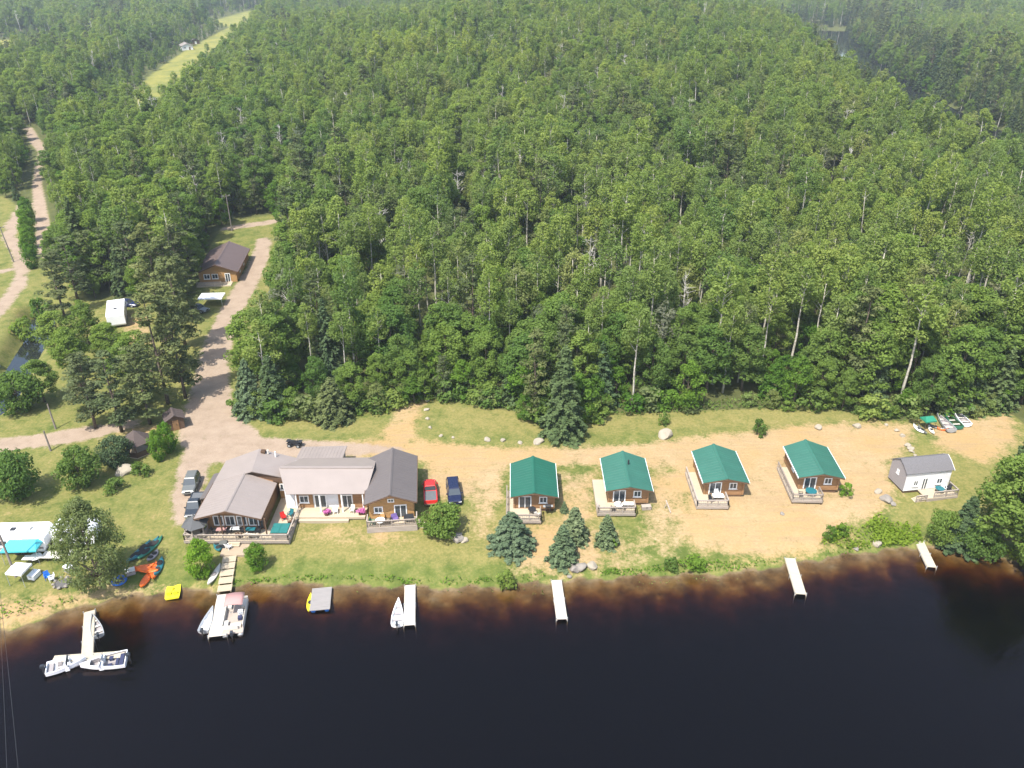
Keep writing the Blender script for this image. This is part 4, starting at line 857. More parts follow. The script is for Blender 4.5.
v = loc_on(177, 430); g = thing('wood_shed', 'small brown shed half hidden beneath the pines beside the gravel drive', 'shed', v, .5); gable_wall(g, 1.3, 0, 2.4, 2.0, 2.7, 'wood_brown', -.2); gable_roof(g, 1.6, -.3, 2.7, 1.95, 2.8, 0, 'brown_shingle'); door(g, 0, 0, 0, .9, 1.8, 'log_wall', False)
# deck furniture of the lodge
D0 = 1.85
g = thing('hot_tub', 'square hot tub with dark teal cover on the lodge deck corner', 'hot tub', (-30.6, 86.0, D0)); mb = MB(); mb.box(-1.05, 1.05, -.95, .95, 0, .78); mb.build('cabinet', 'rail_wood', g, bevel=.05); mb = MB(); mb.box(-1.1, -.01, -1., 1., .79, .92); mb.box(.01, 1.1, -1., 1., .79, .92); mb.build('cover', 'fabric_teal', g, bevel=.03)
patio_chair((-31.0, 89.0, D0), .6, 'bright red deck chair on the lodge deck', 'plastic_red'); patio_chair((-30.2, 89.7, D0), -.4, 'grey-green deck chair behind the red one on the lodge deck', 'plastic_teal'); patio_chair((-29.9, 88.0, D0), -1.2, 'brown wooden deck chair by the right deck railing of the lodge', 'wood_brown')
for i, (xx, yy, a, b, mt) in enumerate([(-38.4, 86.0, 'red-topped', 'gable', 'fabric_red'), (-36.6, 86.2, 'white-topped', 'gable', 'white_paint'), (-34.6, 86.05, 'green-topped', 'gable', 'plastic_teal')]):
    patio_table((xx, yy, D0), f'{a} dining table under the lodge front {b}', mt, .5, True)
    for s in (-1, 1): patio_chair((xx + s * .95, yy, D0), -s * 1.57, f'dark dining chair drawn up to the {a} dining table', 'dark_metal', f'chairs at the {a} table', wide=.45)
patio_chair((-35.9, 85.2, D0), 2.8, 'brown chair standing alone by the deck steps rail of the lodge', 'wood_brown')
patio_chair((-34.2, 85.1, D0), 3.0, 'pale bench along the front deck railing of the lodge', 'off_white', cat='bench', wide=1.4)
planter((-25.3, 89.8, 2.0), 'pink flower planter on the lodge porch by the white post', .5); planter((-20.6, 90.0, 2.0), 'pink flower planter at the right end of the lodge porch', .55)
patio_chair((-24.2, 90.2, 2.0), .2, 'white garden chair among the flowers on the lodge porch', 'white_paint'); patio_chair((-21.9, 90.4, 2.0), -.2, 'cream garden chair between flower planters and porch door', 'off_white')
MR = Matrix.Translation((-16.25, 89.0, gz)) @ Matrix.Rotation(R(5.5), 4, 'Z'); zf = f3 - .02
def rwp(x, y): return MR @ Vector((x, max(y, -1.4), zf))
patio_table(rwp(-1.5, -1.5), 'white round table on the gabled right porch of the lodge', 'white_paint', .65); patio_chair(rwp(-2.5, -1.3), 1.5, 'green chair left of the white round porch table', 'plastic_green'); patio_chair(rwp(-.5, -1.3), -1.4, 'dark chair right of the white round porch table', 'dark_metal')
patio_chair(rwp(.4, -.9), .4, 'purple-cushioned lounge chair before the porch door', 'fabric_purple', wide=.8); patio_chair(rwp(2.3, -1.2), .1, 'dark bench on the right end of the gabled porch', 'dark_metal', cat='bench', wide=1.3); patio_chair(rwp(-1.3, -.5), 0, 'yellow-brown wicker chair against the gabled porch wall', 'log_honey')
# ---- brown-roofed building
gz = hz(-67.5, 178); t = thing('wooden_house', 'wood-fronted house with plum-brown metal roof beside the forest drive', 'house', (-67.4, 176.2, gz), R(6.6)); zr, ze = 7.0 - gz + .3, 5.0 - gz + .3
gable_wall(t, 4.2, 0, 15.5, ze + .1, zr - .15, 'log_honey', -.3); gable_roof(t, 4.75, -.7, 16.3, ze, zr, .3, 'metal_plum', trim='wood_brown'); window(t, -2.4, 0, .9, 1.4, 1.2); window(t, -.6, 0, .9, 1.4, 1.2); door(t, 2.2, 0, .1, 1.2, 2.05, 'white_paint'); window(t, 4.2, 4., 1., 1.2, 1.1, 'right'); window(t, 4.2, 9., 1., 1.2, 1.1, 'right'); door_ = None
mb = MB(); mb.box(-4.4, 3.2, -2.6, -.05, -.3, .12); mb.build('porch_deck', 'deck_wood', t); mb = MB(); railing(mb, [(-4.3, -.2), (-4.3, -2.5), (1.2, -2.5)], .12); mb.build('railing', 'rail_wood', t)
# ------------------------------------------------------------------ vehicles
simple('navy_dark', (.010, .014, .040), .25, var=.08); simple('bed_grey', (.10, .105, .11), .6)
def wheel(par, x, y, r=.36, w_=.24):
    mb = MB(); mb.tube([(x - w_ / 2, y, r), (x + w_ / 2, y, r)], r, 14); t_ = mb.build('wheel', 'rubber', par); s = 1 if x > 0 else -1
    mb = MB(); mb.tube([(x + s * (w_ / 2 - .02), y, r), (x + s * (w_ / 2 + .015), y, r)], r * .62, 10); mb.build('rim', 'aluminium', t_)
def car(name, label, cat, loc, rz, paint, kind='suv', L_=4.7, W_=1.85, H_=1.7):
    "front of the car faces -y; body, glasshouse, roof, glass, lamps, wheels"
    t = thing(name, label, cat, loc, rz); h = L_ / 2; w_ = W_ / 2; z0 = .32; belt = H_ * .56
    def ring(y, wid, zb, zt, ch=.12): return [(-wid, y, zb), (-wid, y, zt - ch), (-wid + ch, y, zt), (wid - ch, y, zt), (wid, y, zt - ch), (wid, y, zb)]
    mb = MB(); b_ = belt
    ys = [(-h, w_ * .80, .42, b_ * .72), (-h + .18, w_ * .93, z0, b_ * .84), (-h + .9, w_, z0, b_ * .92), (-h + 1.35, w_, z0, b_), (h - .9, w_, z0, b_), (h - .2, w_ * .97, z0, b_ * .98), (h, w_ * .90, .45, b_ * .92)]
    if kind == 'pickup': ys[4] = (h - .9, w_, z0, b_ * 1.0)
    mb.loft([ring(y, a, zb, zt) for y, a, zb, zt in ys]); body = mb.build('body', paint, t, bevel=.03)
    y0, y1 = {'suv': (-h + 1.3, h - .25), 'pickup': (-h + 1.25, .25), 'sedan': (-h + 1.45, h - .75)}[kind]
    f0 = y0 + .62; r1 = y1 - (.28 if kind != 'sedan' else .7)
    if kind == 'pickup': r1 = y1 - .1
    gw, rw_ = w_ * .93, w_ * .74; zt = H_
    def cab(zb, zt_, y0_, y1_, f0_, r1_, gw_, rw2): return [[(-gw_, y0_, zb), (gw_, y0_, zb), (gw_, y1_, zb), (-gw_, y1_, zb)], [(-rw2, f0_, zt_), (rw2, f0_, zt_), (rw2, r1_, zt_), (-rw2, r1_, zt_)]]
    mb = MB(); mb.loft(cab(belt - .02, zt - .06, y0, y1, f0, r1, gw, rw_)); mb.build('window', 'glass', t)
    mb = MB(); mb.loft([[(-rw_ - .03, f0 - .05, zt - .09), (rw_ + .03, f0 - .05, zt - .09), (rw_ + .03, r1 + .05, zt - .09), (-rw_ - .03, r1 + .05, zt - .09)], [(-rw_ + .06, f0 + .08, zt), (rw_ - .06, f0 + .08, zt), (rw_ - .06, r1 - .06, zt), (-rw_ + .06, r1 - .06, zt)]])
    for s in (-1, 1):
        for (ya, yb) in ((y0, f0), (y1, r1), ((y0 + y1) / 2, (f0 + r1) / 2)): mb.tube([(s * (gw + .005), ya, belt - .02), (s * (rw_ + .02), yb, zt - .06)], .045, 4)
    mb.build('roof', paint, t)
    if kind == 'pickup':
        mb = MB(); mb.box(-w_ + .16, w_ - .16, y1 + .12, h - .12, belt + .002, belt + .012); bed = mb.build('cargo_bed', 'bed_grey', t); mb = MB()
        for s in (-1, 1): mb.box(s * (w_ - .08) - .07, s * (w_ - .08) + .07, y1 + .05, h - .05, belt - .05, belt + .09)
        mb.box(-w_ + .02, w_ - .02, h - .13, h - .01, belt - .3, belt + .09); mb.build('bed_side', paint, bed)
    for s in (-1, 1):
        mb = MB(); mb.box(s * w_ * .66 - .2, s * w_ * .66 + .2, -h - .01, -h + .12, b_ * .6, b_ * .72); mb.build('headlight', 'lamp_clear', t)
        mb = MB(); mb.box(s * w_ * .78 - .1, s * w_ * .78 + .1, h - .06, h + .02, b_ * .66, b_ * .88); mb.build('tail_light', 'tail_red', t)
        mb = MB(); mb.box(s * (w_ + .1) - .1, s * (w_ + .1) + .1, y0 + .25, y0 + .37, belt, belt + .14); mb.build('mirror', paint, t)
        for yy in (-h + .9, h - .95): wheel(t, s * (w_ - .1), yy)
    mb = MB(); mb.box(-w_ * .8, w_ * .8, -h - .06, -h + .04, .38, .56); mb.build('front_bumper', 'chrome' if kind == 'pickup' else paint, t); mb = MB(); mb.box(-w_ * .85, w_ * .85, h - .03, h + .08, .4, .58); mb.build('rear_bumper', 'chrome' if kind == 'pickup' else paint, t)
    mb = MB(); mb.box(-w_ * .4, w_ * .4, -h - .02, -h + .03, .58, .76); mb.build('grille', 'black', t); return t
car('pickup_truck', 'bright red pickup truck parked beside the lodge on the sand', 'pickup truck', loc_on(430.5, 495), math.pi + .12, 'red_paint', 'pickup', 5.7, 1.9, 1.75)
car('parked_car', 'dark navy blue estate car parked beside the red pickup', 'car', loc_on(454, 495), .15, 'navy_dark', 'suv', 5.4, 1.95, 1.75)
car('parked_car', 'grey off-road car parked on the gravel left of the lodge', 'car', loc_on(192, 487), .12, 'silver_paint', 'suv', 4.5, 1.85, 1.8)
car('pickup_truck', 'dark charcoal pickup truck parked between lodge lean-to and gazebo', 'pickup truck', loc_on(196, 509), .1, 'charcoal_paint', 'pickup', 5.2, 1.9, 1.8)
car('parked_car', 'black car parked under the pines by the white camper', 'car', loc_on(128, 306), 1.45, 'navy_paint', 'sedan', 4.7, 1.85, 1.5)
car('parked_car', 'dark car under the trees by the white trailer of the wooden house', 'car', loc_on(199, 311), 1.2, 'silver_paint', 'sedan', 4.6, 1.85, 1.5)
def atv(name, label, cat, loc, rz, paint):
    t = thing(name, label, cat, loc, rz); mb = MB(); mb.loft([[(-.2, -1., .55), (.2, -1., .55), (.25, -1., .75), (-.25, -1., .75)], [(-.28, -.4, .45), (.28, -.4, .45), (.3, -.4, .9), (-.3, -.4, .9)], [(-.28, .5, .45), (.28, .5, .45), (.25, .5, .8), (-.25, .5, .8)], [(-.3, 1., .55), (.3, 1., .55), (.3, 1., .85), (-.3, 1., .85)]]); mb.build('body', paint, t)
    mb = MB(); mb.box(-.2, .2, -.15, .75, .86, .98); mb.build('seat', 'black', t, bevel=.04); mb = MB(); mb.tube([(-.4, -.55, 1.15), (0, -.45, 1.05), (.4, -.55, 1.15)], .025, 6); mb.tube([(0, -.45, 1.05), (0, -.6, .8)], .04, 6); mb.build('handlebar', 'dark_metal', t)
    for yy in (-.95, .95): mb = MB(); mb.box(-.4, .4, yy - .28, yy + .28, .92, .96); mb.build('rack', 'dark_metal', t)
    for s in (-1, 1):
        for yy in (-.7, .72): wheel(t, s * .48, yy, .3, .26); mb = MB(); mb.box(s * .5 - .16, s * .5 + .16, yy - .36, yy + .36, .64, .68); mb.build('fender', paint, t)
atv('quad_bike', 'black quad bike parked on the gravel behind the lodge', 'quad bike', loc_on(295, 446), 1.45, 'black'); atv('quad_bike', 'dark quad bike parked at the forest edge near two white chairs', 'quad bike', loc_on(258, 414), 1.2, 'charcoal_paint')
# ---- campers
def camper(name, label, loc, rz, L_=8., W_=2.45, H_=2.5, hitch=1, ac=True):
    t = thing(name, label, 'camper', loc, rz); h = L_ / 2; w_ = W_ / 2; z0 = .55
    prof = [(-h + .1, z0), (h - .35, z0), (h, z0 + .9), (h - .05, z0 + H_ - .5), (h - .5, z0 + H_), (-h + .25, z0 + H_), (-h, z0 + H_ - .3), (-h, z0 + .3)]
    mb = MB(); mb.prism(prof, -w_, w_, 'y'); mb.build('body', 'gel_white', t, bevel=.06); mb = MB(); mb.box(-h + .2, h - .4, -w_ - .015, -w_ - .002, z0 + .45, z0 + .75); mb.build('stripe', 'siding_grey', t)
    for xx, ww in ((-h + 1.6, 1.2), (h - 1.8, 1.4)): mb = MB(); mb.box(xx - ww / 2, xx + ww / 2, -w_ - .03, -w_ - .003, z0 + 1.15, z0 + 1.8); mb.build('window', 'glass', t)
    mb = MB(); mb.box(.1, .8, -w_ - .04, -w_ - .003, z0 + .15, z0 + 2.05); d = mb.build('door', 'off_white', t); mb = MB(); mb.box(.25, .65, -w_ - .055, -w_ - .042, z0 + 1.2, z0 + 1.8); mb.build('pane', 'glass', d)
    for s in (-1, 1):
        for yy in (-.45, .45): mb = MB(); mb.tube([(yy, s * (w_ - .2), .36), (yy, s * (w_ - .0), .36)], .36, 12); mb.build('wheel', 'rubber', t)
    mb = MB(); mb.box(-h * .35, -h * .35 + .6, -.3, .3, z0 + H_, z0 + H_ + .12); mb.build('roof_vent', 'dark_metal', t); mb = MB(); mb.box(.6, 1.4, -.35, .35, z0 + H_, z0 + H_ + .28); mb.build('air_conditioner', 'off_white', t, bevel=.05)
    mb = MB(); mb.tube([(h - .3, -.5, z0), (h + 1.1, 0, z0 - .05)], .05, 5); mb.tube([(h - .3, .5, z0), (h + 1.1, 0, z0 - .05)], .05, 5); mb.tube([(h + 1., 0, 0), (h + 1., 0, z0)], .05, 5); mb.build('tow_bar', 'dark_metal', t); return t
v = loc_on(22, 556); camper('camper_trailer', 'long white camper trailer behind the turquoise awning at the camp', (v.x - .2, v.y + 1.6, v.z), .04, 7.0, 3.0)
v = loc_on(74, 550); camper('camper_trailer', 'white camper trailer half hidden behind the tall open tree', (v.x + .1, v.y + 1.6, v.z), .05, 5.4, 2.5)
def heading(p, q): a, b = P(*p, 0), P(*q, 0); return math.atan2(b.y - a.y, b.x - a.x) - math.pi / 2, (b - a).length
v = loc_on(105, 330); camper('camper_trailer', 'white camper standing end-on among pines at the clearing', (v.x + .6, v.y + 5, v.z), heading((104, 332), (107, 302))[0] + math.pi / 2, 9.0, 3.4)
v = loc_on(5, 378); camper('camper_trailer', 'pale camper at the picture edge by the pond', (v.x - 3.5, v.y, v.z), 1.3, 5.2, 2.3)
def canopy(name, label, loc, rz, W_, D_, h, topmat, frame='dark_metal', rise=.45, cat='canopy'):
    t = thing(name, label, cat, loc, rz); a, b = W_ / 2, D_ / 2
    mb = MB(); mb.add([(-a, -b, h), (a, -b, h), (a, b, h), (-a, b, h), (-a * .75, 0, h + rise), (a * .75, 0, h + rise), (-a, -b, h - .22), (a, -b, h - .22), (a, b, h - .22), (-a, b, h - .22)], [(0, 1, 5, 4), (1, 2, 5), (2, 3, 4, 5), (3, 0, 4), (6, 7, 1, 0), (7, 8, 2, 1), (8, 9, 3, 2), (9, 6, 0, 3)]); o = mb.build('canopy_top', topmat, t)
    md = o.modifiers.new('thickness', 'SOLIDIFY'); md.thickness = .03
    for sx, sy in ((1, 1), (1, -1), (-1, 1), (-1, -1)): mb = MB(); mb.tube([(sx * (a - .05), sy * (b - .05), 0), (sx * (a - .05), sy * (b - .05), h)], .035, 5); mb.build('leg', frame, t)
    return t
def boxed(name, label, cat, loc, rz, sz, mat, lid=None, legs=True):
    t = thing(name, label, cat, loc, rz); mb = MB(); mb.box(-sz[0] / 2, sz[0] / 2, -sz[1] / 2, sz[1] / 2, .0 if not legs else .05, sz[2]); mb.build('body', mat, t, bevel=.04)
    mb = MB(); mb.box(-sz[0] / 2 - .02, sz[0] / 2 + .02, -sz[1] / 2 - .02, sz[1] / 2 + .02, sz[2] + .003, sz[2] + .1); l = mb.build('lid', lid or mat, t, bevel=.03); mb = MB(); mb.box(-.15, .15, -sz[1] / 2 - .06, -sz[1] / 2 - .02, sz[2] - .06, sz[2] + .02); mb.build('handle', 'dark_metal', l); return t
v = loc_on(213, 304); canopy('white_canopy', 'white awning canopy set up before the wooden house porch', v, .06, 5.0, 3.4, 1.9, 'canopy_white', 'aluminium', .35)
v = loc_on(26, 559); c_ = canopy('awning', 'turquoise translucent awning on grey frame before the long camper', (v.x + .1, v.y + .3, v.z), .05, 4.4, 2.9, 2.2, 'turquoise', 'aluminium', .55, 'awning')
v = loc_on(23, 581); canopy('sun_canopy', 'white square sun canopy near the shore at the camp', v, -.12, 2.1, 2.1, 2.0, 'canopy_white', 'aluminium', .35)
v = loc_on(35, 577); boxed('storage_chest', 'white and grey storage chest beside the white sun canopy', 'chest', v, -.2, (.9, 1.3, .6), 'gel_white', 'gel_white')
v = loc_on(54, 559); patio_table(v, 'grey-white folding table below the tall open tree', 'off_white', .95, True)
v = loc_on(37, 561); patio_table(v, 'white round table right of the turquoise awning', 'white_paint', .75)
v = loc_on(31, 562); patio_table(v, 'white picnic table in front of the turquoise awning', 'white_paint', .6, True)
v = loc_on(49, 545); g = thing('camp_kitchen', 'white camp kitchen stand between the two camper trailers', 'kitchen stand', v, .5); mb = MB(); mb.box(-.9, .9, -.35, .35, .8, .86); mb.build('counter', 'white_paint', g); mb = MB(); mb.box(-.85, .85, -.3, .3, .1, .78); mb.build('cabinet', 'wood_brown', g); mb = MB(); mb.box(-.3, .3, -.2, .2, .87, 1.0); mb.build('stove', 'dark_metal', g)
v = loc_on(70, 571); boxed('chest_freezer', 'white topped grey box standing on the camp lawn', 'box', v, -.5, (1.1, .9, .75), 'siding_grey', 'gel_white')
v = loc_on(48, 579); patio_chair(v, .7, 'blue folding chair near the fire pit on the camp lawn', 'plastic_blue'); v = loc_on(52, 581); patio_chair(v, -.9, 'white folding chair near the fire pit on the camp lawn', 'white_paint')
v = loc_on(73, 557); patio_chair(v, .2, 'white chair under the tall open tree at the camp', 'white_paint'); v = loc_on(84, 561); patio_chair(v, -.6, 'pale chair in the shade right under the tall open tree', 'off_white')
# ---- rocks and fire pits
import bmesh
def rock_mesh(seed, flat=.6):
    bm = bmesh.new(); bmesh.ops.create_icosphere(bm, subdivisions=3, radius=.5); g = np.random.default_rng(seed); k = g.normal(size=(5, 3)); ph = g.uniform(0, 6, 5)
    pl = [(Vector(g.normal(size=3)).normalized(), g.uniform(.30, .44)) for _ in range(9)]
    for v in bm.verts:
        for n_, d_ in pl:
            q = v.co.dot(n_)
            if q > d_: v.co -= n_ * (q - d_)
        v.co *= 1 + .06 * sum(math.sin(v.co.dot(Vector(k[i])) * 5 + ph[i]) for i in range(5)); v.co.z *= flat
    me = bpy.data.meshes.new('boulder'); bm.to_mesh(me); bm.free(); return me
RM = [rock_mesh(s) for s in range(40, 46)]
for me in RM: me.materials.append(M['rock'])
def rock(px, py, w_, label, pale=False, group=None, i=[0]):
    v = loc_on(px, py); o = bpy.data.objects.new('boulder', RM[i[0] % 6]); i[0] += 1; C.objects.link(o); s = w_ * 1.25; o.location = (v.x, v.y, v.z + s * .12); o.scale = (s, s * .8, s); o.rotation_euler = (0, 0, i[0] * 1.3)
    if pale: o.material_slots[0].link = 'OBJECT'; o.material_slots[0].material = M['rock_pale']
    tag(o, label, 'rock', group); return o
rock(666, 436, 2.3, 'large pale boulder on the grass behind the green-roofed cabins', True)
for a, b, w_ in [(427, 401, .7), (427, 410, .8), (427, 419, .7), (441, 436, .6), (453, 438, .55), (487, 440, 1.0), (503, 441, .8), (520, 443, .7), (538, 443, 1.5), (430, 428, .6)]: rock(a, b, w_, 'small pale boulder in the line of stones edging the sandy lane', True, 'stones edging the sandy lane')
for a, b, w_ in [(897, 431, .8), (902, 436, .9), (908, 446, .9), (910, 449, 1.0), (912, 452, .8), (915, 456, .6), (886, 425, .7), (857, 427, 1.3), (818, 428, 1.2)]: rock(a, b, w_, 'stone in the row between the sand lot and the grass left of the boats', True, 'stones left of the laid-up boats')
for a, b, w_, l in [(592, 567, 1.3, 'pale round boulder at the end of the shoreline rock pile'), (582, 567, 1.5, 'grey flat slab in the middle of the shoreline rock pile'), (574, 570, 1.3, 'dark grey slab at the low end of the shoreline rock pile'), (569, 577, .6, 'small grey stone at the water below the rock pile')]: rock(a, b, w_, l, 'pale' in l)
for a, b, w_, l in [(465, 541, 1.0, 'white boulder at the stone heap below the round dark tree'), (457, 540, 1.5, 'flat grey slab in the stone heap below the round dark tree'), (459, 535, .8, 'brown stone in the stone heap below the round dark tree')]: rock(a, b, w_, l, 'white' in l)
for a, b, w_, l in [(885, 500, 1.6, 'grey ring stone heap on the sand left of the shed cabin'), (878, 492, 1.0, 'pale stone on open sand above the stone heap'), (893, 505, .9, 'dark stone beside the stone heap on the sand'), (782, 514, .6, 'small yellow-white rock alone on the sand below the cabins'), (877, 545, 1.2, 'long pale rock at the water edge below the bright weeds'), (856, 549, .6, 'small rock at the water edge below bright weeds'), (124, 473, 2.5, 'broad pale flat rock between two dark low bushes')]: rock(a, b, w_, l, 'pale' in l)
v = loc_on(62, 583); g = thing('fire_pit', 'round stone fire pit on the camp lawn by the shore', 'fire pit', v); mb = MB(); mb.loft([[(1.0 * math.cos(k * .5236), 1.0 * math.sin(k * .5236), .01) for k in range(12)], [(.9 * math.cos(k * .5236), .9 * math.sin(k * .5236), .06) for k in range(12)]]); mb.build('ash_bed', 'ash', g)
for k in range(9): o = bpy.data.objects.new('stone', RM[k % 6]); C.objects.link(o); o.parent = g; o.location = (1.0 * math.cos(k * .698), 1.0 * math.sin(k * .698), .1); o.scale = (.5, .45, .5)
# ------------------------------------------------------------------ docks
def dock(name, label, pts, w_, mat='dock_white', z=.42, group=None, posts=True):
    a, b = Vector((*pts[0], 0)), Vector((*pts[1], 0)); L_ = (b - a).length; t = thing(name, label, 'dock', (a.x, a.y, 0), math.atan2(b.y - a.y, b.x - a.x) + math.pi / 2, group)
    mb = MB(); n = max(6, int(L_ / .3))
    for i in range(n): mb.box(-w_ / 2, w_ / 2, -L_ * (i + .97) / n, -L_ * i / n, z - .06, z)
    mb.build('decking', mat, t); mb = MB()
    for s in (-1, 1): mb.box(s * w_ / 2 - .05, s * w_ / 2 + .05, -L_, 0, z - .26, z - .065)
    mb.build('frame', mat, t)
    for i in range(max(2, int(L_ / 2.4)) + 1):
        if not posts: break
        for s in (-1, 1): yy = -L_ * (i + .02) / (max(2, int(L_ / 2.4)) + .05); mb = MB(); mb.tube([(s * (w_ / 2 + .07), yy, -3), (s * (w_ / 2 + .07), yy, z + .16)], .05, 6); mb.build('post', 'aluminium', t)
    return t
def pd(a, b, z=.42): v = P(a, b, z); return (v.x, v.y)
dock('dock', 'pale dock with a white boat along its left side, in front of the lodge', [pd(410, 585), pd(409.5, 625)], 1.25)
dock('dock', 'pale dock below the shoreline rock pile with no boat', [pd(556.5, 580), pd(562, 619)], 1.2)
dock('dock', 'cream empty dock reaching from the bare sand bank', [pd(790, 558), pd(801, 594)], 1.25, 'dock_pale')
dock('dock', 'pale dock beside the dark shore trees below the shed cabin', [pd(919.5, 541), pd(932, 567)], 1.1, 'dock_pale')
dock('dock', 'wide white dock at the end of the boardwalk before the lodge', [pd(226, 594), pd(217, 636)], 1.95)
td = dock('t_dock', 'yellowish T-shaped dock with three boats tied at the camp', [pd(89.5, 611), pd(87, 657)], 1.15, 'dock_pale')
va, vb = pd(53, 659), pd(124, 654); wl_ = td.matrix_world.inverted() if False else None
mb = MB(); ra = Matrix.Rotation(-td.rotation_euler[2], 4, 'Z'); A = ra @ Vector((va[0] - td.location.x, va[1] - td.location.y, 0)); B = ra @ Vector((vb[0] - td.location.x, vb[1] - td.location.y, 0)); u = (B - A).normalized(); nn = Vector((-u.y, u.x, 0)); k = 34; L_ = (B - A).length
for i in range(k): p = A + u * L_ * i / k; q = A + u * L_ * (i + .96) / k; mb.add([p + nn * .5 + Vector((0, 0, .37)), q + nn * .5 + Vector((0, 0, .37)), q - nn * .5 + Vector((0, 0, .37)), p - nn * .5 + Vector((0, 0, .37)), p + nn * .5 + Vector((0, 0, .43)), q + nn * .5 + Vector((0, 0, .43)), q - nn * .5 + Vector((0, 0, .43)), p - nn * .5 + Vector((0, 0, .43))], [(0, 3, 2, 1), (4, 5, 6, 7), (0, 1, 5, 4), (1, 2, 6, 5), (2, 3, 7, 6), (3, 0, 4, 7)])
mb.build('cross_arm', 'dock_pale', td)
v = P(321, 599, .3); g = thing('swim_raft', 'grey weathered floating raft with yellow kayak along its side', 'raft', (v.x, v.y, 0), .13); mb = MB()
for i in range(16): mb.box(-1.2, 1.2, -1.95 + i * .243, -1.95 + i * .243 + .225, .32, .40)
mb.build('decking', 'dock_grey', g); mb = MB()
for s in (-1, 1): mb.tube([(s * .8, -1.8, .1), (s * .8, 1.8, .1)], .26, 10)
mb.build('float', 'plastic_blue', g)
# boardwalk and patio
a, b = G(230, 557), G(225, 596); z0 = max(a.z, b.z)
t = thing('boardwalk', 'short boardwalk of five wooden panels from the lodge patio to the white dock', 'boardwalk', (a.x, a.y, a.z), math.atan2(b.y - a.y, b.x - a.x) + math.pi / 2); L_ = (Vector((a.x, a.y)) - Vector((b.x, b.y))).length
for i in range(5):
    mb = MB(); f0 = L_ * i / 5; zz = (.36 + .12 - a.z) * (i / 4) ** 1.6
    for j in range(5): y_ = -f0 - L_ / 5 * .94 * j / 5; mb.box(-.85, .85, y_ - L_ / 5 * .94 / 5 + .03, y_, zz + .08, zz + .16)
    mb.box(-.8, -.7, -f0 - L_ / 5 * .9, -f0, zz - .15, zz + .075); mb.box(.7, .8, -f0 - L_ / 5 * .9, -f0, zz - .15, zz + .075); mb.build('panel', 'deck_wood', t)
mb = MB(); p = [G(220, 557), G(247, 557), G(250, 544), G(224, 544)]; zm = max(q.z for q in p) + .08; mb.slab([(q.x, q.y, zm) for q in p], .35); o = mb.build('patio', 'patio', None); o['kind'] = 'structure'
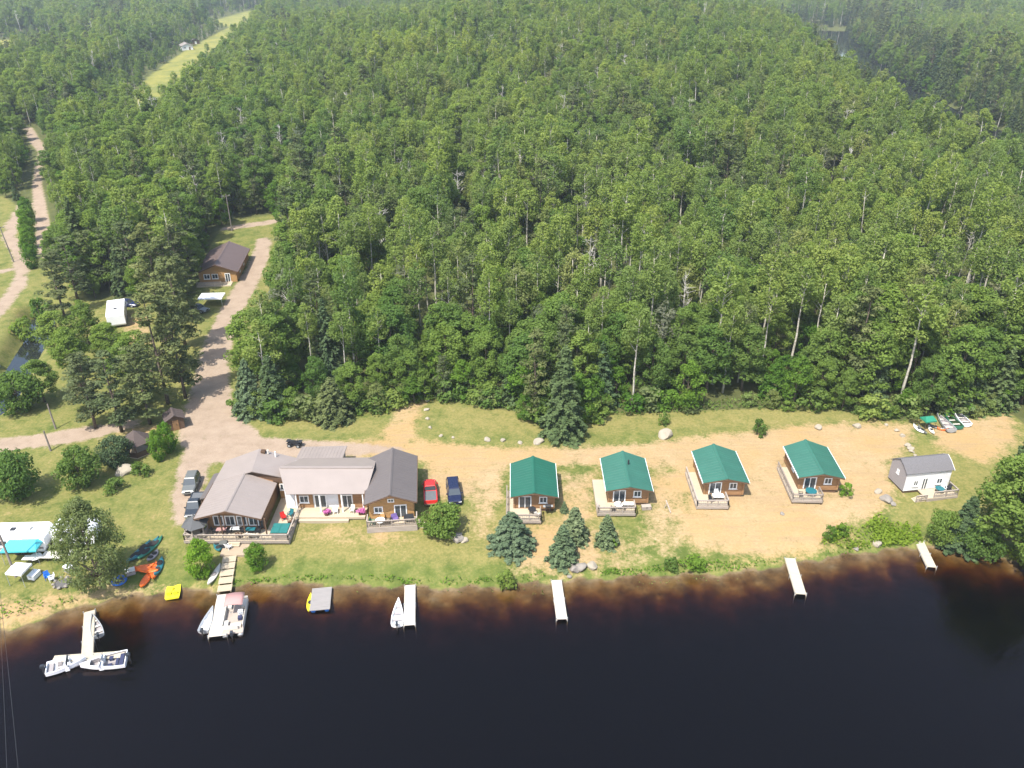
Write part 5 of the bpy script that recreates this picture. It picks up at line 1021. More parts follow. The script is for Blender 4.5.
# ------------------------------------------------------------------ boats
def hull_rings(L_, B, Hh, n=10, stern=.9, keel=.12, bowfull=1.9, rise=.22):
    R_ = []
    for i in range(n):
        t = i / (n - 1); wv = (1 - t ** bowfull) * (stern + (1 - stern) * min(1, t * 3)) * B / 2 + .015; y = -L_ / 2 + L_ * t; zt = Hh + rise * t * t; zb = .0 + (zt - .1) * max(0, t - .72) ** 1.4 * 3.2
        R_.append((y, wv, zt, min(zb, zt - .06)))
    return R_
def boat(name, label, cat, loc, rz, L_=4.6, B=1.7, Hh=.62, hullm='gel_white', inm='siding_grey', seats=3, motor=True, seat_m='off_white', group=None, deckbow=0., console=False, flip=False, stern=.9):
    "open boat, bow at +y; hull with thickness, floor, thwarts, outboard"
    t = thing(name, label, cat, loc, rz, group); R_ = hull_rings(L_, B, Hh, stern=stern); mb = MB(); outr = []; inn = []
    for y, w_, zt, zb in R_:
        outr.append([(-w_, y, zt), (-w_ * .92, y, zb + (zt - zb) * .35), (-w_ * .45, y, zb), (0, y, zb - .04), (w_ * .45, y, zb), (w_ * .92, y, zb + (zt - zb) * .35), (w_, y, zt)])
        k = max(0., 1 - .10 / (w_ + .02)); f = min(zt - .05, zb + .16); inn.append([(-w_ * k, y, zt), (-w_ * k * .9, y, f + .06), (0, y, f), (w_ * k * .9, y, f + .06), (w_ * k, y, zt)])
    mb.loft(outr, False, False); mb.add(outr[0], [tuple(range(7))]); hull = mb.build('hull', hullm, t, smooth=False); inn[0] = [(x, y + .08, z) for x, y, z in inn[0]]
    mb = MB(); mb.loft(inn, False, False); mb.add(inn[0], [tuple(range(5))]); mb.build('interior', inm, t)
    mb = MB()
    for (a, b, c, d) in zip(outr[:-1], outr[1:], inn[:-1], inn[1:]):
        for s in (0, -1): mb.add([a[s], b[s], d[s], c[s]], [(0, 1, 2, 3)])
    mb.add([outr[0][0], outr[0][-1], inn[0][-1], inn[0][0]], [(0, 1, 2, 3)]); mb.build('gunwale', hullm, hull)
    for i in range(seats):
        tt = .2 + .5 * i / max(1, seats - 1); y = -L_ / 2 + L_ * tt; j = min(range(len(R_)), key=lambda q: abs(R_[q][0] - y)); w_ = R_[j][1] * .93; mb = MB(); mb.box(-w_ * .96, w_ * .96, y - .14, y + .14, Hh * .62, Hh * .68); mb.build('thwart', seat_m, t)
    if deckbow:
        mb = MB(); idx = [i for i in range(len(R_)) if R_[i][0] > L_ / 2 - deckbow * L_]; pts = [(-R_[i][1] * .97, R_[i][0], R_[i][2] + .012) for i in idx] + [(R_[i][1] * .97, R_[i][0], R_[i][2] + .012) for i in idx[::-1]]; mb.add(pts, [tuple(range(len(pts)))]); o = mb.build('foredeck', hullm, t); m_ = o.modifiers.new('thickness', 'SOLIDIFY'); m_.thickness = .03
    if console:
        for s in (-1, 1):
            mb = MB(); mb.box(s * B * .24 - .25, s * B * .24 + .25, -.1, .35, .15, Hh + .28); mb.build('console', hullm, t, bevel=.04); mb = MB(); mb.box(s * B * .24 - .22, s * B * .24 + .22, -.95, -.5, .15, .55); mb.build('seat', seat_m, t, bevel=.04)
        mb = MB(); mb.slab([(-B * .44, .36, Hh + .1), (B * .44, .36, Hh + .1), (B * .38, .12, Hh + .52), (-B * .38, .12, Hh + .52)], .03); mb.build('windscreen', 'glass', t); mb = MB(); mb.box(-B * .38, B * .38, -L_ / 2 + .25, -L_ / 2 + .7, .2, .52); mb.build('rear_bench', seat_m, t, bevel=.04)
    if motor:
        mb = MB(); mb.loft([[(-.14, -L_ / 2 - .5, Hh + .15), (.14, -L_ / 2 - .5, Hh + .15), (.14, -L_ / 2 - .06, Hh + .12), (-.14, -L_ / 2 - .06, Hh + .12)], [(-.15, -L_ / 2 - .52, Hh + .4), (.15, -L_ / 2 - .52, Hh + .4), (.15, -L_ / 2 - .04, Hh + .42), (-.15, -L_ / 2 - .04, Hh + .42)], [(-.1, -L_ / 2 - .45, Hh + .55), (.1, -L_ / 2 - .45, Hh + .55), (.1, -L_ / 2 - .1, Hh + .55), (-.1, -L_ / 2 - .1, Hh + .55)]]); o = mb.build('outboard_motor', 'charcoal_paint', t, bevel=.03); mb = MB(); mb.box(-.05, .05, -L_ / 2 - .4, -L_ / 2 - .2, -.4, Hh + .15); mb.build('motor_leg', 'dark_metal', o)
    if flip: t.rotation_euler = (math.pi, 0, rz)
    return t
def at_water(a, b): v = P(a, b, .2); return (v.x, v.y, -.08)
def heading(p, q): a, b = P(*p, 0), P(*q, 0); return math.atan2(b.y - a.y, b.x - a.x) - math.pi / 2, (b - a).length
rz, l = heading((97.5, 636), (92, 616)); boat('motor_boat', 'small aluminium boat tied right of the T-shaped dock stem', 'boat', at_water(95.5, 626), rz, 4.0, 1.45, .55, 'aluminium', 'siding_grey')
rz, l = heading((52, 668), (80, 661)); boat('bow_rider', 'white sports motorboat tied at the left arm of the T-shaped dock', 'boat', at_water(67, 666), rz, 4.0, 2.0, .75, 'gel_white', 'gel_white', 0, True, 'siding_grey', deckbow=.22, console=True)
rz, l = heading((204, 629), (213, 608)); boat('motor_boat', 'aluminium fishing boat tied left of the wide white dock', 'boat', at_water(208.5, 620), rz, 3.9, 1.4, .55, 'aluminium', 'siding_white', 3)
rz, l = heading((397, 624), (398.5, 602)); boat('motor_boat', 'white open boat tied left of the dock in front of the lodge', 'boat', at_water(398, 613), rz, 4.2, 1.55, .58, 'gel_white', 'gel_white', 3, True, 'siding_grey', deckbow=.2)
def pontoon(name, label, loc, rz, L_, W_, top=None, topx=0.):
    t = thing(name, label, 'boat', loc, rz); h = L_ / 2
    for s in (-1, 1): mb = MB(); mb.tube([(s * W_ * .36, -h, .1), (s * W_ * .36, h - .6, .1), (s * W_ * .36, h, .3)], [.3, .3, .06], 10); mb.build('pontoon', 'aluminium', t, smooth=True)
    mb = MB(); mb.box(-W_ / 2, W_ / 2, -h, h - .3, .42, .52); mb.build('platform', 'rail_wood', t); mb = MB()
    for (x0, y0, x1, y1) in ((-W_ / 2 + .03, -h + .6, -W_ / 2 + .03, h - .4), (W_ / 2 - .03, -h + .6, W_ / 2 - .03, h - .4), (-W_ / 2 + .03, h - .4, -.4, h - .4), (.4, h - .4, W_ / 2 - .03, h - .4), (-W_ / 2 + .03, -h + .6, W_ / 2 - .6, -h + .6)): mb.cbox(((x0 + x1) / 2, (y0 + y1) / 2, .86), (max(abs(x1 - x0), .05), max(abs(y1 - y0), .05), .62))
    mb.build('fence', 'off_white', t)
    for (x, y, sx, sy) in ((-W_ / 2 + .35, h - 1.2, .5, 1.3), (W_ / 2 - .35, h - 1.2, .5, 1.3), (-W_ / 2 + .35, -h + 1.3, .5, 1.0), (.3, -h + 1.0, 1.2, .5)): mb = MB(); mb.box(x - sx / 2, x + sx / 2, y - sy / 2, y + sy / 2, .525, .92); mb.build('seat', 'off_white', t, bevel=.05)
    mb = MB(); mb.box(W_ / 2 - .8, W_ / 2 - .25, -.3, .15, .525, 1.3); cn = mb.build('console', 'gel_white', t, bevel=.04); mb = MB(); mb.tube([(W_ / 2 - .52 + .17 * math.cos(k * .6283), -.38, 1.2 + .17 * math.sin(k * .6283)) for k in range(11)], .02, 5, False); mb.build('steering_wheel', 'black', cn)
    mb = MB(); mb.box(W_ / 2 - .78, W_ / 2 - .28, -.95, -.5, .525, 1.0); mb.build('seat', 'fabric_navy', t, bevel=.05)
    mb = MB(); mb.loft([[(-.18, -h - .5, .55), (.18, -h - .5, .55), (.18, -h, .55), (-.18, -h, .55)], [(-.16, -h - .5, 1.05), (.16, -h - .5, 1.05), (.16, -h - .05, 1.05), (-.16, -h - .05, 1.05)]]); o = mb.build('outboard_motor', 'charcoal_paint', t, bevel=.05); mb = MB(); mb.box(-.06, .06, -h - .4, -h - .2, -.5, .55); mb.build('motor_leg', 'dark_metal', o)
    if top:
        mb = MB(); n = 7; ln_ = 2.1
        mb.loft([[(W_ * .46 * (k / (n - 1) * 2 - 1), y + topx, 2.35 + .16 * (1 - (k / (n - 1) * 2 - 1) ** 2)) for k in range(n)] for y in (-ln_ / 2, 0, ln_ / 2)], False, False); o = mb.build('canopy_top', top, t, smooth=True); m_ = o.modifiers.new('thickness', 'SOLIDIFY'); m_.thickness = .04; mb = MB()
        for s in (-1, 1):
            for yy in (-.9, .9): mb.tube([(s * W_ * .47, topx, .9), (s * W_ * .45, topx + yy, 2.36)], .022, 5)
        mb.build('canopy_frame', 'aluminium', o)
    return t
rz, l = heading((229, 637), (238, 597)); pontoon('pontoon_boat', 'pontoon boat with faded red canopy tied right of the wide white dock', at_water(236, 617), rz + .02, 5.8, 2.35, 'fabric_red', .75)
rz, l = heading((122, 660), (84, 667)); boat('fishing_boat', 'broad white fishing boat with console below the right arm of the T-shaped dock', 'boat', at_water(104, 664), rz, 4.7, 2.35, .7, 'gel_white', 'siding_grey', 1, True, 'fabric_navy', deckbow=.3, console=True, stern=1.)
def kayak(name, label, cat, loc, rz, L_, B, mat, group=None, rx=0., open_=False, seat='black'):
    t = thing(name, label, cat, loc, rz, group); n = 11; rings = []
    for i in range(n):
        s = i / (n - 1) * 2 - 1; w_ = B / 2 * (1 - abs(s) ** 2.2) ** .8 + .015; hgt = .30 + .10 * s * s; zb = .16 * abs(s) ** 3
        rings.append([(w_ * math.cos(k * math.pi / 5 + math.pi), s * L_ / 2, zb + .17 + (.17 if math.sin(k * math.pi / 5 + math.pi) < 0 else (hgt - .17) * .9) * math.sin(k * math.pi / 5 + math.pi)) for k in range(10)])
    mb = MB(); mb.loft(rings); mb.build('hull', mat, t, smooth=True)
    cp = MB(); k0 = .62 if open_ else .22
    for sx in ((0,) if not open_ else (-.18, .18)):
        c = [(B * (.3 if not open_ else .36) * math.cos(k * .5236), sx * L_ + L_ * (.11 if not open_ else .15) * math.sin(k * .5236), .345) for k in range(12)]; cp.add(c + [(x, y, .36) for x, y, z in c], [tuple(range(12, 24))] + [(k, (k + 1) % 12, 12 + (k + 1) % 12, 12 + k) for k in range(12)])
    cp.build('cockpit', seat, t); t.rotation_euler = (0, rx, rz); return t
kayak('kayak', 'bright yellow kayak floating beside the grey raft', 'kayak', at_water(309.8, 602.5), .13, 3.1, .75, 'plastic_yellow')
v = loc_on(214.5, 576); kayak('kayak', 'white kayak lying on the grass by the boardwalk', 'kayak', v, -.1, 3.8, .85, 'off_white', seat='siding_grey')
for a, b, rz, l, L_ in [(141, 569, -1.2, 'bright orange kayak crosswise at the top of the orange pile', 3.0), (147, 572, -1.75, 'orange kayak overlapping in the middle of the orange pile', 2.9), (155, 572, .25, 'orange kayak on the right side of the orange pile', 2.9), (146, 581, -.02, 'short pale orange kayak pointing down towards the shore', 2.5)]: v = loc_on(a, b, .02 + (.18 if 'overlapping' in l else 0)); kayak('kayak', l, 'kayak', v, rz, L_ * 1.15, 1.05, 'plastic_orange', seat='plastic_orange')
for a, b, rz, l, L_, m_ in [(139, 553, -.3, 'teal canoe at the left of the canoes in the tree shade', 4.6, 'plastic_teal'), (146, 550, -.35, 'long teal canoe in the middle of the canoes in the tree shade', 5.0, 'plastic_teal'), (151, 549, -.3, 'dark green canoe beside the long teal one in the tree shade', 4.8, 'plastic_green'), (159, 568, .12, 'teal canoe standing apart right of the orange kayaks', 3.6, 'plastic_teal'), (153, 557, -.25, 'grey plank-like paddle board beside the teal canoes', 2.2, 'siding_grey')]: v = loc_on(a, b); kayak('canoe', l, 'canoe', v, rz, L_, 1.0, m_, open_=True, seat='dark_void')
v = loc_on(119.5, 582); g = thing('water_tub', 'round bright blue inflatable tub by the shore under the tree', 'tub', v); mb = MB(); mb.loft([[(q * math.cos(k * .3927), q * math.sin(k * .3927), z) for k in range(16)] for q, z in ((.75, .0), (.95, .2), (.85, .42), (.6, .35), (.52, .12))], True, False); mb.build('ring', 'plastic_blue', g, smooth=True); mb = MB(); mb.prism([(.6 * math.cos(k * .3927), .6 * math.sin(k * .3927)) for k in range(16)], .08, .13); mb.build('floor', 'fabric_navy', g)
v = loc_on(131, 574); boxed('storage_bin', 'grey storage bin between the blue tub and the orange kayaks', 'bin', v, .5, (1.1, .8, .6), 'siding_grey', 'off_white')
v = loc_on(173.5, 594); g = thing('paddle_boat', 'bright yellow pedal boat pulled up on the shore grass', 'pedal boat', v, .25); mb = MB(); mb.loft([[(-.75, -1.1, .1), (.75, -1.1, .1), (.85, -1.1, .38), (-.85, -1.1, .38)], [(-.8, 0, .05), (.8, 0, .05), (.9, 0, .42), (-.9, 0, .42)], [(-.7, 1.2, .15), (.7, 1.2, .15), (.8, 1.2, .42), (-.8, 1.2, .42)]]); mb.build('hull', 'plastic_yellow', g, bevel=.06)
for s in (-1, 1): mb = MB(); mb.box(s * .38 - .26, s * .38 + .26, -.5, .0, .43, .52); mb.box(s * .38 - .26, s * .38 + .26, -.62, -.5, .43, .85); mb.build('seat', 'plastic_yellow', g, bevel=.04)
mb = MB(); mb.box(-.08, .08, .2, .6, .42, .7); mb.build('pedal_housing', 'plastic_yellow', g, bevel=.03)
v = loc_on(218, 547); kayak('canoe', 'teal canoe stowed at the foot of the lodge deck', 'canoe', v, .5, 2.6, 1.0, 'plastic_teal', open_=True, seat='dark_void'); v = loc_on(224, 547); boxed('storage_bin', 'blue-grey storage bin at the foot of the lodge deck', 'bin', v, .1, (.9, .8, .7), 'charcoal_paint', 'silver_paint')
v = loc_on(229, 549); patio_chair(v, 2.6, 'white chair standing on the patio under the lodge deck', 'white_paint')
# laid-up boats at upper right
for (p, q, l, hm) in [((948, 430), (939, 420), 'grey aluminium boat laid up left of the dark green boat at the forest edge', 'aluminium'), ((955, 427), (945, 417), 'dark green boat laid up between the two pale boats', 'plastic_green'), ((964, 425), (954, 414), 'white boat laid up right of the dark green boat at the forest edge', 'gel_white')]:
    a, b = G(*p), G(*q); rz = math.atan2(b.y - a.y, b.x - a.x) - math.pi / 2; m_ = (a + b) / 2; boat('laid_up_boat', l, 'boat', (m_.x, m_.y, m_.z + .1), rz, 5.0, 1.75, .6, hm, 'siding_grey' if hm != 'plastic_green' else 'leaf_spruce', 3, False)
v = loc_on(926, 428); canopy('tarp_shelter', 'small green tarp shelter beside the laid-up boats', v, .2, 1.9, 1.7, 1.7, 'tarp_green', 'wood_brown', .5, 'shelter')
for a, b, rz, l, m_ in [(918, 430, .2, 'white kayak leaning left of the green tarp shelter', 'gel_white'), (922, 431, .1, 'grey kayak lying in front of the green tarp shelter', 'silver_paint'), (931, 431, -.1, 'pale yellow kayak right of the green tarp shelter', 'off_white'), (936, 428, .9, 'grey canoe crosswise between tarp shelter and laid-up boats', 'silver_paint'), (942, 430, 1.3, 'small orange kayak lying before the laid-up boats', 'plastic_orange')]: v = loc_on(a, b); kayak('kayak', l, 'kayak', v, rz, 2.6 if 'small' not in l else 1.6, .7, m_, seat='black')
# forest edge bits
for a, b, l in [(285, 414, 'white garden chair at the forest edge, left one of a pair'), (291, 414, 'white garden chair at the forest edge, right one of a pair')]: patio_chair(loc_on(a, b), .1, l, 'white_paint', wide=.7)
v = loc_on(565, 438.5); patio_chair(v, .05, 'weathered white bench below the tall dark spruce behind the lane', 'off_white', cat='bench', wide=1.8)
v = loc_on(619, 512); boxed('wood_box', 'grey wooden box right of the second cabin deck', 'box', loc_on(646, 509), .1, (1.3, .7, .5), 'rail_wood'); v = loc_on(669, 512)
for k, (a, b) in enumerate([(668, 510)]): g = thing('sawhorse', 'grey leaning wooden frame on the grass right of the second cabin', 'frame', loc_on(a, b), .3); mb = MB(); mb.tube([(0, -.8, .1), (0, .8, 1.1)], .09, 6); mb.build('beam', 'rail_wood', g); mb = MB(); mb.tube([(-.3, .5, 0), (0, .5, .95)], .05, 5); mb.tube([(.3, .5, 0), (0, .5, .95)], .05, 5); mb.build('leg', 'rail_wood', g)
# ------------------------------------------------------------------ poles and lines
def pole(label, base, h, lean=(0, 0), cross=True, name='utility_pole', arm_rz=.6):
    t = thing(name, label, 'utility pole', base); mb = MB(); top = Vector((lean[0], lean[1], h)); mb.tube([(0, 0, -.5), top], [.16, .11], 8); mb.build('pole', 'pole_wood', t)
    if cross:
        mb = MB(); mb.cbox(top + Vector((0, 0, -.5)), (1.9, .12, .14), arm_rz); ar = mb.build('crossarm', 'pole_wood', t)
        for s in (-1, 0, 1): mb = MB(); mb.tube([top + Vector((s * .8 * math.cos(arm_rz), s * .8 * math.sin(arm_rz), -.43)), top + Vector((s * .8 * math.cos(arm_rz), s * .8 * math.sin(arm_rz), -.2))], .05, 6); mb.build('insulator', 'lamp_clear', ar)
    return Vector(base) + top
v = loc_on(232, 231); p1 = pole('grey utility pole with crossarm behind the wooden house', v, 10)
v = loc_on(200, 196); p2 = pole('pale utility pole deep in the trees beyond the wooden house', v, 11, cross=False); v = loc_on(63, 218); p3 = pole('grey utility pole right of the straight dirt road', v, 11, (-.6, 0), cross=False)
v = loc_on(14, 262); p4 = pole('leaning grey utility pole at the curved dirt road', v, 9, (-1.2, .4)); v = loc_on(16, 577); p5 = pole('dark utility pole beside the long camper, rising out of view', v, 9.5, (-.4, .3), cross=False)
v = loc_on(56, 429); p6 = pole('thin pale post beside the pinkish dirt track', v, 4.5, (-.3, .2), cross=False); v = loc_on(51, 451); p7 = pole('thin white post with a stone foot below the dirt track', v, 3.5, (-.3, .2), cross=False)
def wire(label, a, b, sag):
    mb = MB(); pts = [a.lerp(b, i / 24) - Vector((0, 0, sag * 4 * (i / 24) * (1 - i / 24))) for i in range(25)]; mb.tube(pts, .018, 4); o = mb.build('power_line', 'dark_metal', None); tag(o, label, 'wire')
wire('upper thin power line hanging over the dark lake at the left edge', p5, p5 + (P(17, 772, 12) - p5) * 1.5, .6); wire('lower thin power line hanging over the dark lake at the left edge', p5 - Vector((0, 0, 1.2)), p5 - Vector((0, 0, 1.2)) + (P(5, 772, 10) - p5 + Vector((0, 0, 1.2))) * 1.5, .7)
# far buildings
v = loc_on(188, 50); t = thing('far_house', 'small distant white-roofed house beside the yellow field', 'house', v, .5); gable_wall(t, 4., 0, 12, 3, 4.6, 'siding_white', -1); gable_roof(t, 4.5, -.6, 12.6, 2.9, 4.8, 0, 'metal_pale', rib=2.); window(t, -1.8, 0, 1., 1.4, 1.2); door(t, 1.5, 0, 0, 1.2, 2.1, 'wood_brown', False)
v = loc_on(196, 44); t = thing('far_barn', 'tiny distant brown barn behind the white-roofed house', 'barn', v, .5); gable_wall(t, 3., 0, 6, 2.6, 4.2, 'wood_brown', -1); gable_roof(t, 3.4, -.4, 6.4, 2.5, 4.4, 0, 'metal_grey', rib=2.); door(t, 0, 0, 0, 1.6, 2.1, 'white_paint', False)
# ------------------------------------------------------------------ trees and bushes in the clearing
def put(px, py, wpx, hpx, kind, name, label, cat='tree', mat=None, conic=False, group=None):
    v = G(px, py); k = ppm(v); wpx *= .92; dep = math.atan2(CAM_H - v.z, v.y); (_, bh) = KINDS[kind]; w_ = wpx / k; full = hpx / k
    h = max(full - .5 * w_ * math.sin(dep), .4 * full) / math.cos(dep) if conic else math.sqrt(max((full ** 2 - (w_ * math.sin(dep)) ** 2), (.35 * full) ** 2)) / math.cos(dep)
    me = KINDS[kind][0][0]; bw = KINDW.get(kind) or KINDW.setdefault(kind, float(np.percentile([abs(q.co.x) for q in me.vertices], 97)) * 2)
    s = h / bh; o = tree_obj(kind, v - Vector((0, 0, .05)), h, random.uniform(0, 6), name, label, cat, group, (w_ / bw) / s, mat); return o
KINDW = {}; random.seed(5)
T = [
 (17, 499, 44, 50, 'round', 'round_tree', 'large round dense green tree on the lawn by the left picture edge'), (83, 487, 36, 42, 'round', 'round_tree', 'uneven green tree on the lawn between round tree and flat rock'),
 (101, 586, 62, 88, 'open', 'open_tree', 'tall open-crowned olive tree over the camp near the shore'), (203, 575, 27, 37, 'egg', 'clipped_bush', 'big bright green egg-shaped bush left of the boardwalk'), (258, 570, 20, 28, 'egg', 'clipped_bush', 'smaller bright green bush right of the boardwalk'),
 (443, 534, 37, 33, 'round', 'round_tree', 'dark round tree below the red and blue parked cars'),
 (160, 460, 16, 30, 'egg', 'young_shrub', 'tall bright bush left of the small brown shed'), (170, 452, 17, 30, 'egg', 'young_shrub', 'leafy bright bush touching the small brown shed'), (117, 490, 22, 16, 'lowbush', 'low_bush', 'low dark bush in front of the flat pale rock'), (140, 476, 20, 16, 'lowbush', 'low_bush', 'low dark bush behind the flat pale rock'),
 (118, 467, 28, 32, 'round', 'grey_green_tree', 'grey-green small tree left of the wooden gazebo'),
 (507, 585, 20, 18, 'lowbush', 'shore_bush', 'dark bush on the shore below the broad spruce'), (757, 435, 16, 17, 'lowbush', 'low_bush', 'dark bush on the grass behind the third cabin'), (663, 424, 12, 13, 'lowbush', 'low_bush', 'small dark bush behind the large pale boulder'), (845, 496, 13, 14, 'shrub', 'young_shrub', 'small light shrub right of the teal-table cabin'), (612, 545, 11, 10, 'shrub', 'young_shrub', 'little shrub at the foot of the slim spruce'),
 (672, 568, 16, 14, 'lowbush', 'shore_bush', 'dark shore bush at the left end of the sand bank'), (692, 566, 22, 16, 'shrub', 'shore_bush', 'bright shore bush at the left end of the sand bank'), (828, 540, 13, 16, 'shrub', 'shore_bush', 'bright bush at the left end of the yellow weeds'), (842, 536, 12, 14, 'shrub', 'shore_bush', 'second bright bush among the yellow weeds'),
 (22, 412, 40, 42, 'round', 'pond_tree', 'dense dark tree leaning over the pond'), (45, 402, 34, 44, 'broad_a', 'pond_tree', 'leafy tree right of the pond above the dirt track'), (74, 372, 36, 46, 'broad_a', 'camp_tree', 'bright leafy tree left of the camper clearing'), (62, 352, 34, 42, 'broad_b', 'camp_tree', 'broad leafy tree between pond and camper'), (42, 322, 26, 24, 'lowbush', 'pond_bush', 'rounded bush above the pond water'), (28, 340, 26, 24, 'lowbush', 'pond_bush', 'rounded bush left of the pond water'), (112, 362, 30, 40, 'broad_b', 'camp_tree', 'leafy tree directly in front of the end-on camper'), (90, 346, 28, 46, 'broad_a', 'camp_tree', 'leafy tree close against the left side of the end-on camper'), (141, 374, 34, 44, 'broad_b', 'camp_tree', 'leafy tree between clearing and pine grove'),
 (128, 380, 36, 40, 'broad_a', 'camp_tree', 'leafy tree in front of the camper clearing'),
 (995, 556, 60, 96, 'broad_b', 'shore_tree', 'big full green tree on the right shore'), (960, 545, 34, 50, 'cedar', 'shore_cedar', 'grey-green cedar on the shore by the last dock'), (940, 544, 30, 36, 'round', 'shore_tree', 'low round tree nearest the last dock'), (1022, 562, 50, 110, 'broad_a', 'shore_tree', 'leafy tree leaning over the water at the right picture edge'), (1018, 486, 30, 62, 'spruce_a', 'shore_spruce', 'dark pointed spruce behind the right shore trees'), (1042, 530, 60, 120, 'broad_b', 'shore_tree', 'tall tree cut off by the right picture edge'), (978, 556, 34, 36, 'round', 'shore_tree', 'rounded low tree between the cedar and the big shore tree'), (1005, 518, 34, 60, 'broad_a', 'shore_tree', 'leafy tree standing behind the big right shore tree'),(1035, 580, 40, 60, 'round', 'shore_tree', 'rounded tree at the lower right over the water'),
]
for a, b, w_, h_, k, nm, lb in T: put(a, b, w_, h_, k, nm, lb, 'bush' if ('bush' in nm or 'shrub' in nm) else 'tree', {'grey_green_tree': 'leaf_spruce', 'clipped_bush': 'leaf_egg', 'young_shrub': 'leaf_egg', 'shore_tree': 'leaf_broad'}.get(nm) or ('leaf_broad' if nm == 'round_tree' and 'uneven' not in lb else None))
for a, b, w_, h_, k, lb in [(511, 545, 46, 45, 'fir', 'broad blue spruce in front of the first cabin deck'), (574, 540, 28, 40, 'fir_slim', 'upper blue spruce of the touching pair between two cabins'), (562, 560, 28, 42, 'fir_slim', 'lower blue spruce of the touching pair between two cabins'), (606, 543, 22, 34, 'fir_slim', 'slim small blue spruce before the second cabin deck'), (564, 512, 8, 13, 'fir_slim', 'tiny young spruce right of the first cabin'),
                         (563, 434, 40, 92, 'cedar', 'tall broad grey-green spruce at the forest edge above the white bench'), (252, 413, 34, 60, 'fir', 'wide grey-green spruce where drive meets forest'), (334, 419, 40, 50, 'fir', 'broad dark spruce standing out from the forest edge'), (275, 412, 34, 62, 'cedar', 'grey-green spruce behind the two white chairs')]: put(a, b, w_, h_, k, 'spruce_tree', lb, 'tree', {'cedar': 'leaf_spruce', 'fir': None}.get(k) if a != 334 else 'leaf_pine', True)
PN = [(96, 428, 34, 78), (122, 432, 36, 84), (150, 424, 38, 84), (168, 404, 40, 112), (186, 398, 36, 100), (88, 408, 32, 60), (138, 404, 34, 56), (174, 372, 38, 92), (186, 348, 36, 92), (176, 322, 36, 86), (163, 322, 34, 80), (160, 302, 34, 80), (140, 296, 34, 76), (118, 290, 32, 66), (98, 292, 32, 64), (78, 300, 32, 66), (64, 316, 30, 66), (184, 296, 32, 74), (192, 318, 24, 60)]
for i, (a, b, w_, h_) in enumerate(PN): put(a, b, w_, h_, ('pine_a', 'pine_b')[i % 2], 'pine_tree', 'tall dark tufted pine in the grove between the gravel drive and the campers', 'tree', None, True, 'pines in the camp grove')
for i, (a, b) in enumerate([(33, 268), (31.5, 258), (30.5, 249), (30, 240), (29.5, 231), (29, 222)]): put(a, b, 15, 26, 'egg', 'hedge_tree', 'bright green upright bush in the tall hedge beside the straight dirt road', 'bush', None, True, 'hedge beside the straight dirt road')
# low growth along the forest edge: separate bushes
g = np.random.default_rng(9); edge_px = [(236, 412), (262, 418), (300, 418), (330, 420), (365, 412), (400, 405), (432, 399), (470, 404), (520, 413), (545, 428), (580, 428), (600, 415), (650, 413), (690, 412), (760, 409), (830, 410), (870, 416), (900, 421), (930, 417), (960, 414), (1012, 414)]
for i in range(90):
    f = g.uniform(0, len(edge_px) - 1.001); k = int(f); a = np.array(edge_px[k]) * (1 - f + k) + np.array(edge_px[k + 1]) * (f - k); s = g.uniform(.7, 1.7); v = G(a[0] + g.normal() * 2, a[1] - g.uniform(-1, 9))
    kk = ['shrub', 'lowbush', 'shrub', 'lime'][int(g.integers(4))]; bh = KINDS[kk][1] * (s if kk != 'lime' else s * .45)
    tree_obj(kk, (v.x, v.y, v.z - .05), bh, g.uniform(0, 6), 'edge_bush', 'leafy bush in the low growth along the front of the forest', 'bush', 'bushes along the forest front', 1.15, 'leaf_lime' if i % 41 == 20 else ('leaf_broad', 'leaf_aspen', 'leaf_broad', 'leaf_olive', None)[i % 5])
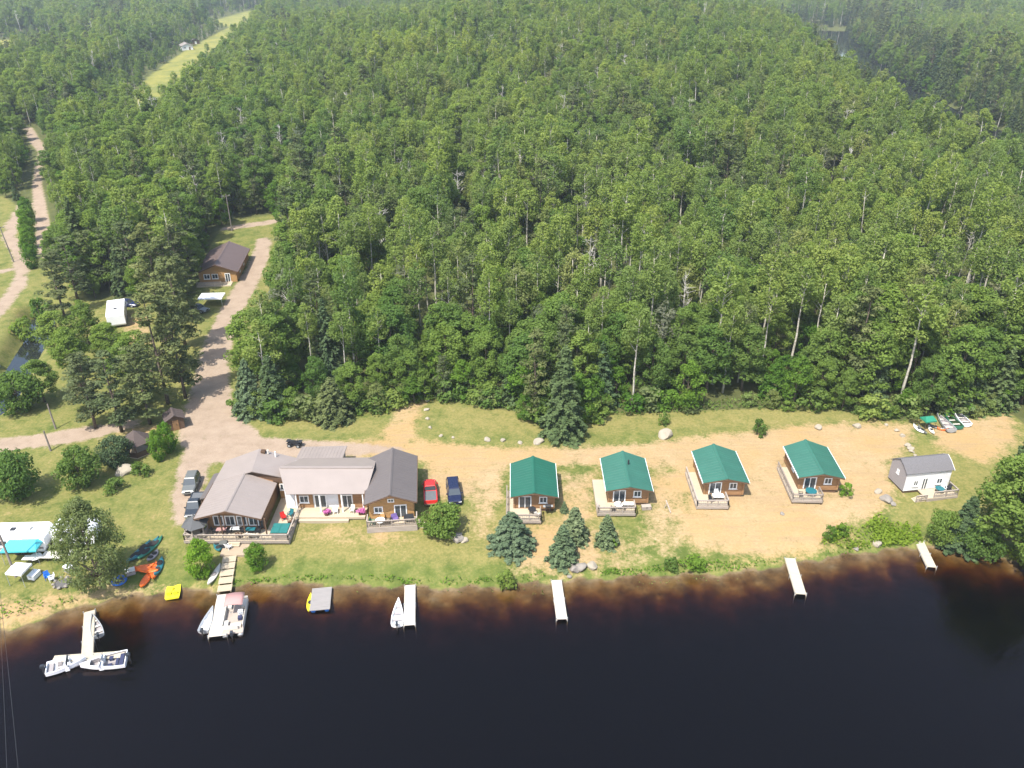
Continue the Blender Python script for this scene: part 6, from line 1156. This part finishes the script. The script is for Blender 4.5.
# weeds on the bank and reeds in the shallows: nobody could count them
def weeds(name, label, polys, per_m2, hmax, mat, seed, size=.22, wet=False):
    g = np.random.default_rng(seed); pts = []; nr = []; tn = []
    for poly, dens in polys:
        wp = [(v[0], v[1]) for v in (plan(poly) if not wet else [P(a, b, 0) for a, b in poly])]; xs = [p[0] for p in wp]; ys = [p[1] for p in wp]; A_ = (max(xs) - min(xs)) * (max(ys) - min(ys)); n_ = int(A_ * per_m2 * dens)
        x = g.uniform(min(xs), max(xs), n_); y = g.uniform(min(ys), max(ys), n_); keep = pip(x, y, wp) & (vnoise(x, y, 1.7, 3.1) + g.normal(size=n_) * .5 > -.15); x, y = x[keep], y[keep]; hh = hmax * (.35 + .65 * np.clip(vnoise(x, y, 2.3, 1.) * .5 + .5, 0, 1)) * g.uniform(.1, 1, len(x))
        zz = np.maximum(H(x, y), 0 if wet else -9) + hh; pts.append(np.stack([x, y, zz], 1)); q = g.normal(size=(len(x), 3)) * .6; q[:, 2] += .6; nr.append(q); tn.append(np.clip(.25 + .6 * hh / hmax + g.normal(size=len(x)) * .15, 0, 1))
    me = leaf_mesh(name, np.concatenate(pts), np.concatenate(nr), size, np.concatenate(tn), mat, g, 1.8); o = bpy.data.objects.new(name, me); C.objects.link(o); tag(o, label, 'plants', None, 'stuff')
weeds('bank_weeds', 'bright yellow-green weeds on the bank left of the last dock', [([(820, 545), (836, 530), (862, 528), (880, 514), (890, 522), (908, 524), (914, 545), (880, 546), (850, 550)], 1.), ([(912, 528), (918, 526), (922, 544), (914, 545)], .8), ([(928, 545), (960, 548), (1000, 556), (1024, 566), (1040, 570), (1040, 562), (1000, 549), (960, 542), (930, 540)], .8)], 75, 1.0, 'leaf_lime', 31, .26)
weeds('shore_grass', 'tall green grass along the water edge', [([(225, 584), (300, 582), (360, 583), (450, 586), (500, 582), (545, 580), (545, 572), (500, 577), (450, 579), (360, 577), (300, 577), (240, 579)], .55), ([(600, 577), (650, 574), (700, 573), (740, 571), (740, 562), (700, 560), (672, 562), (650, 567), (600, 571)], 1.), ([(0, 622), (40, 612), (80, 600), (40, 600), (0, 606)], .4), ([(740, 571), (780, 563), (770, 560), (740, 564)], .4), ([(825, 556), (860, 551), (900, 547), (912, 544), (860, 545), (825, 551)], .7)], 34, .6, 'leaf_bright', 32)
weeds('edge_undergrowth', 'low leafy undergrowth along the forest front', [([(a, b + 1) for a, b in edge_px] + [(a, b - 9) for a, b in edge_px[::-1]], 1.)], 9, .9, 'leaf_broad', 33, .3)
weeds('reeds', 'sparse olive reeds standing in the shallow water', [([(515, 588), (545, 586), (545, 595), (520, 597)], .6), ([(600, 582), (740, 576), (740, 581), (600, 589)], .22), ([(300, 588), (500, 590), (500, 594), (300, 592)], .12)], 14, .3, 'leaf_olive', 34, .16, True)
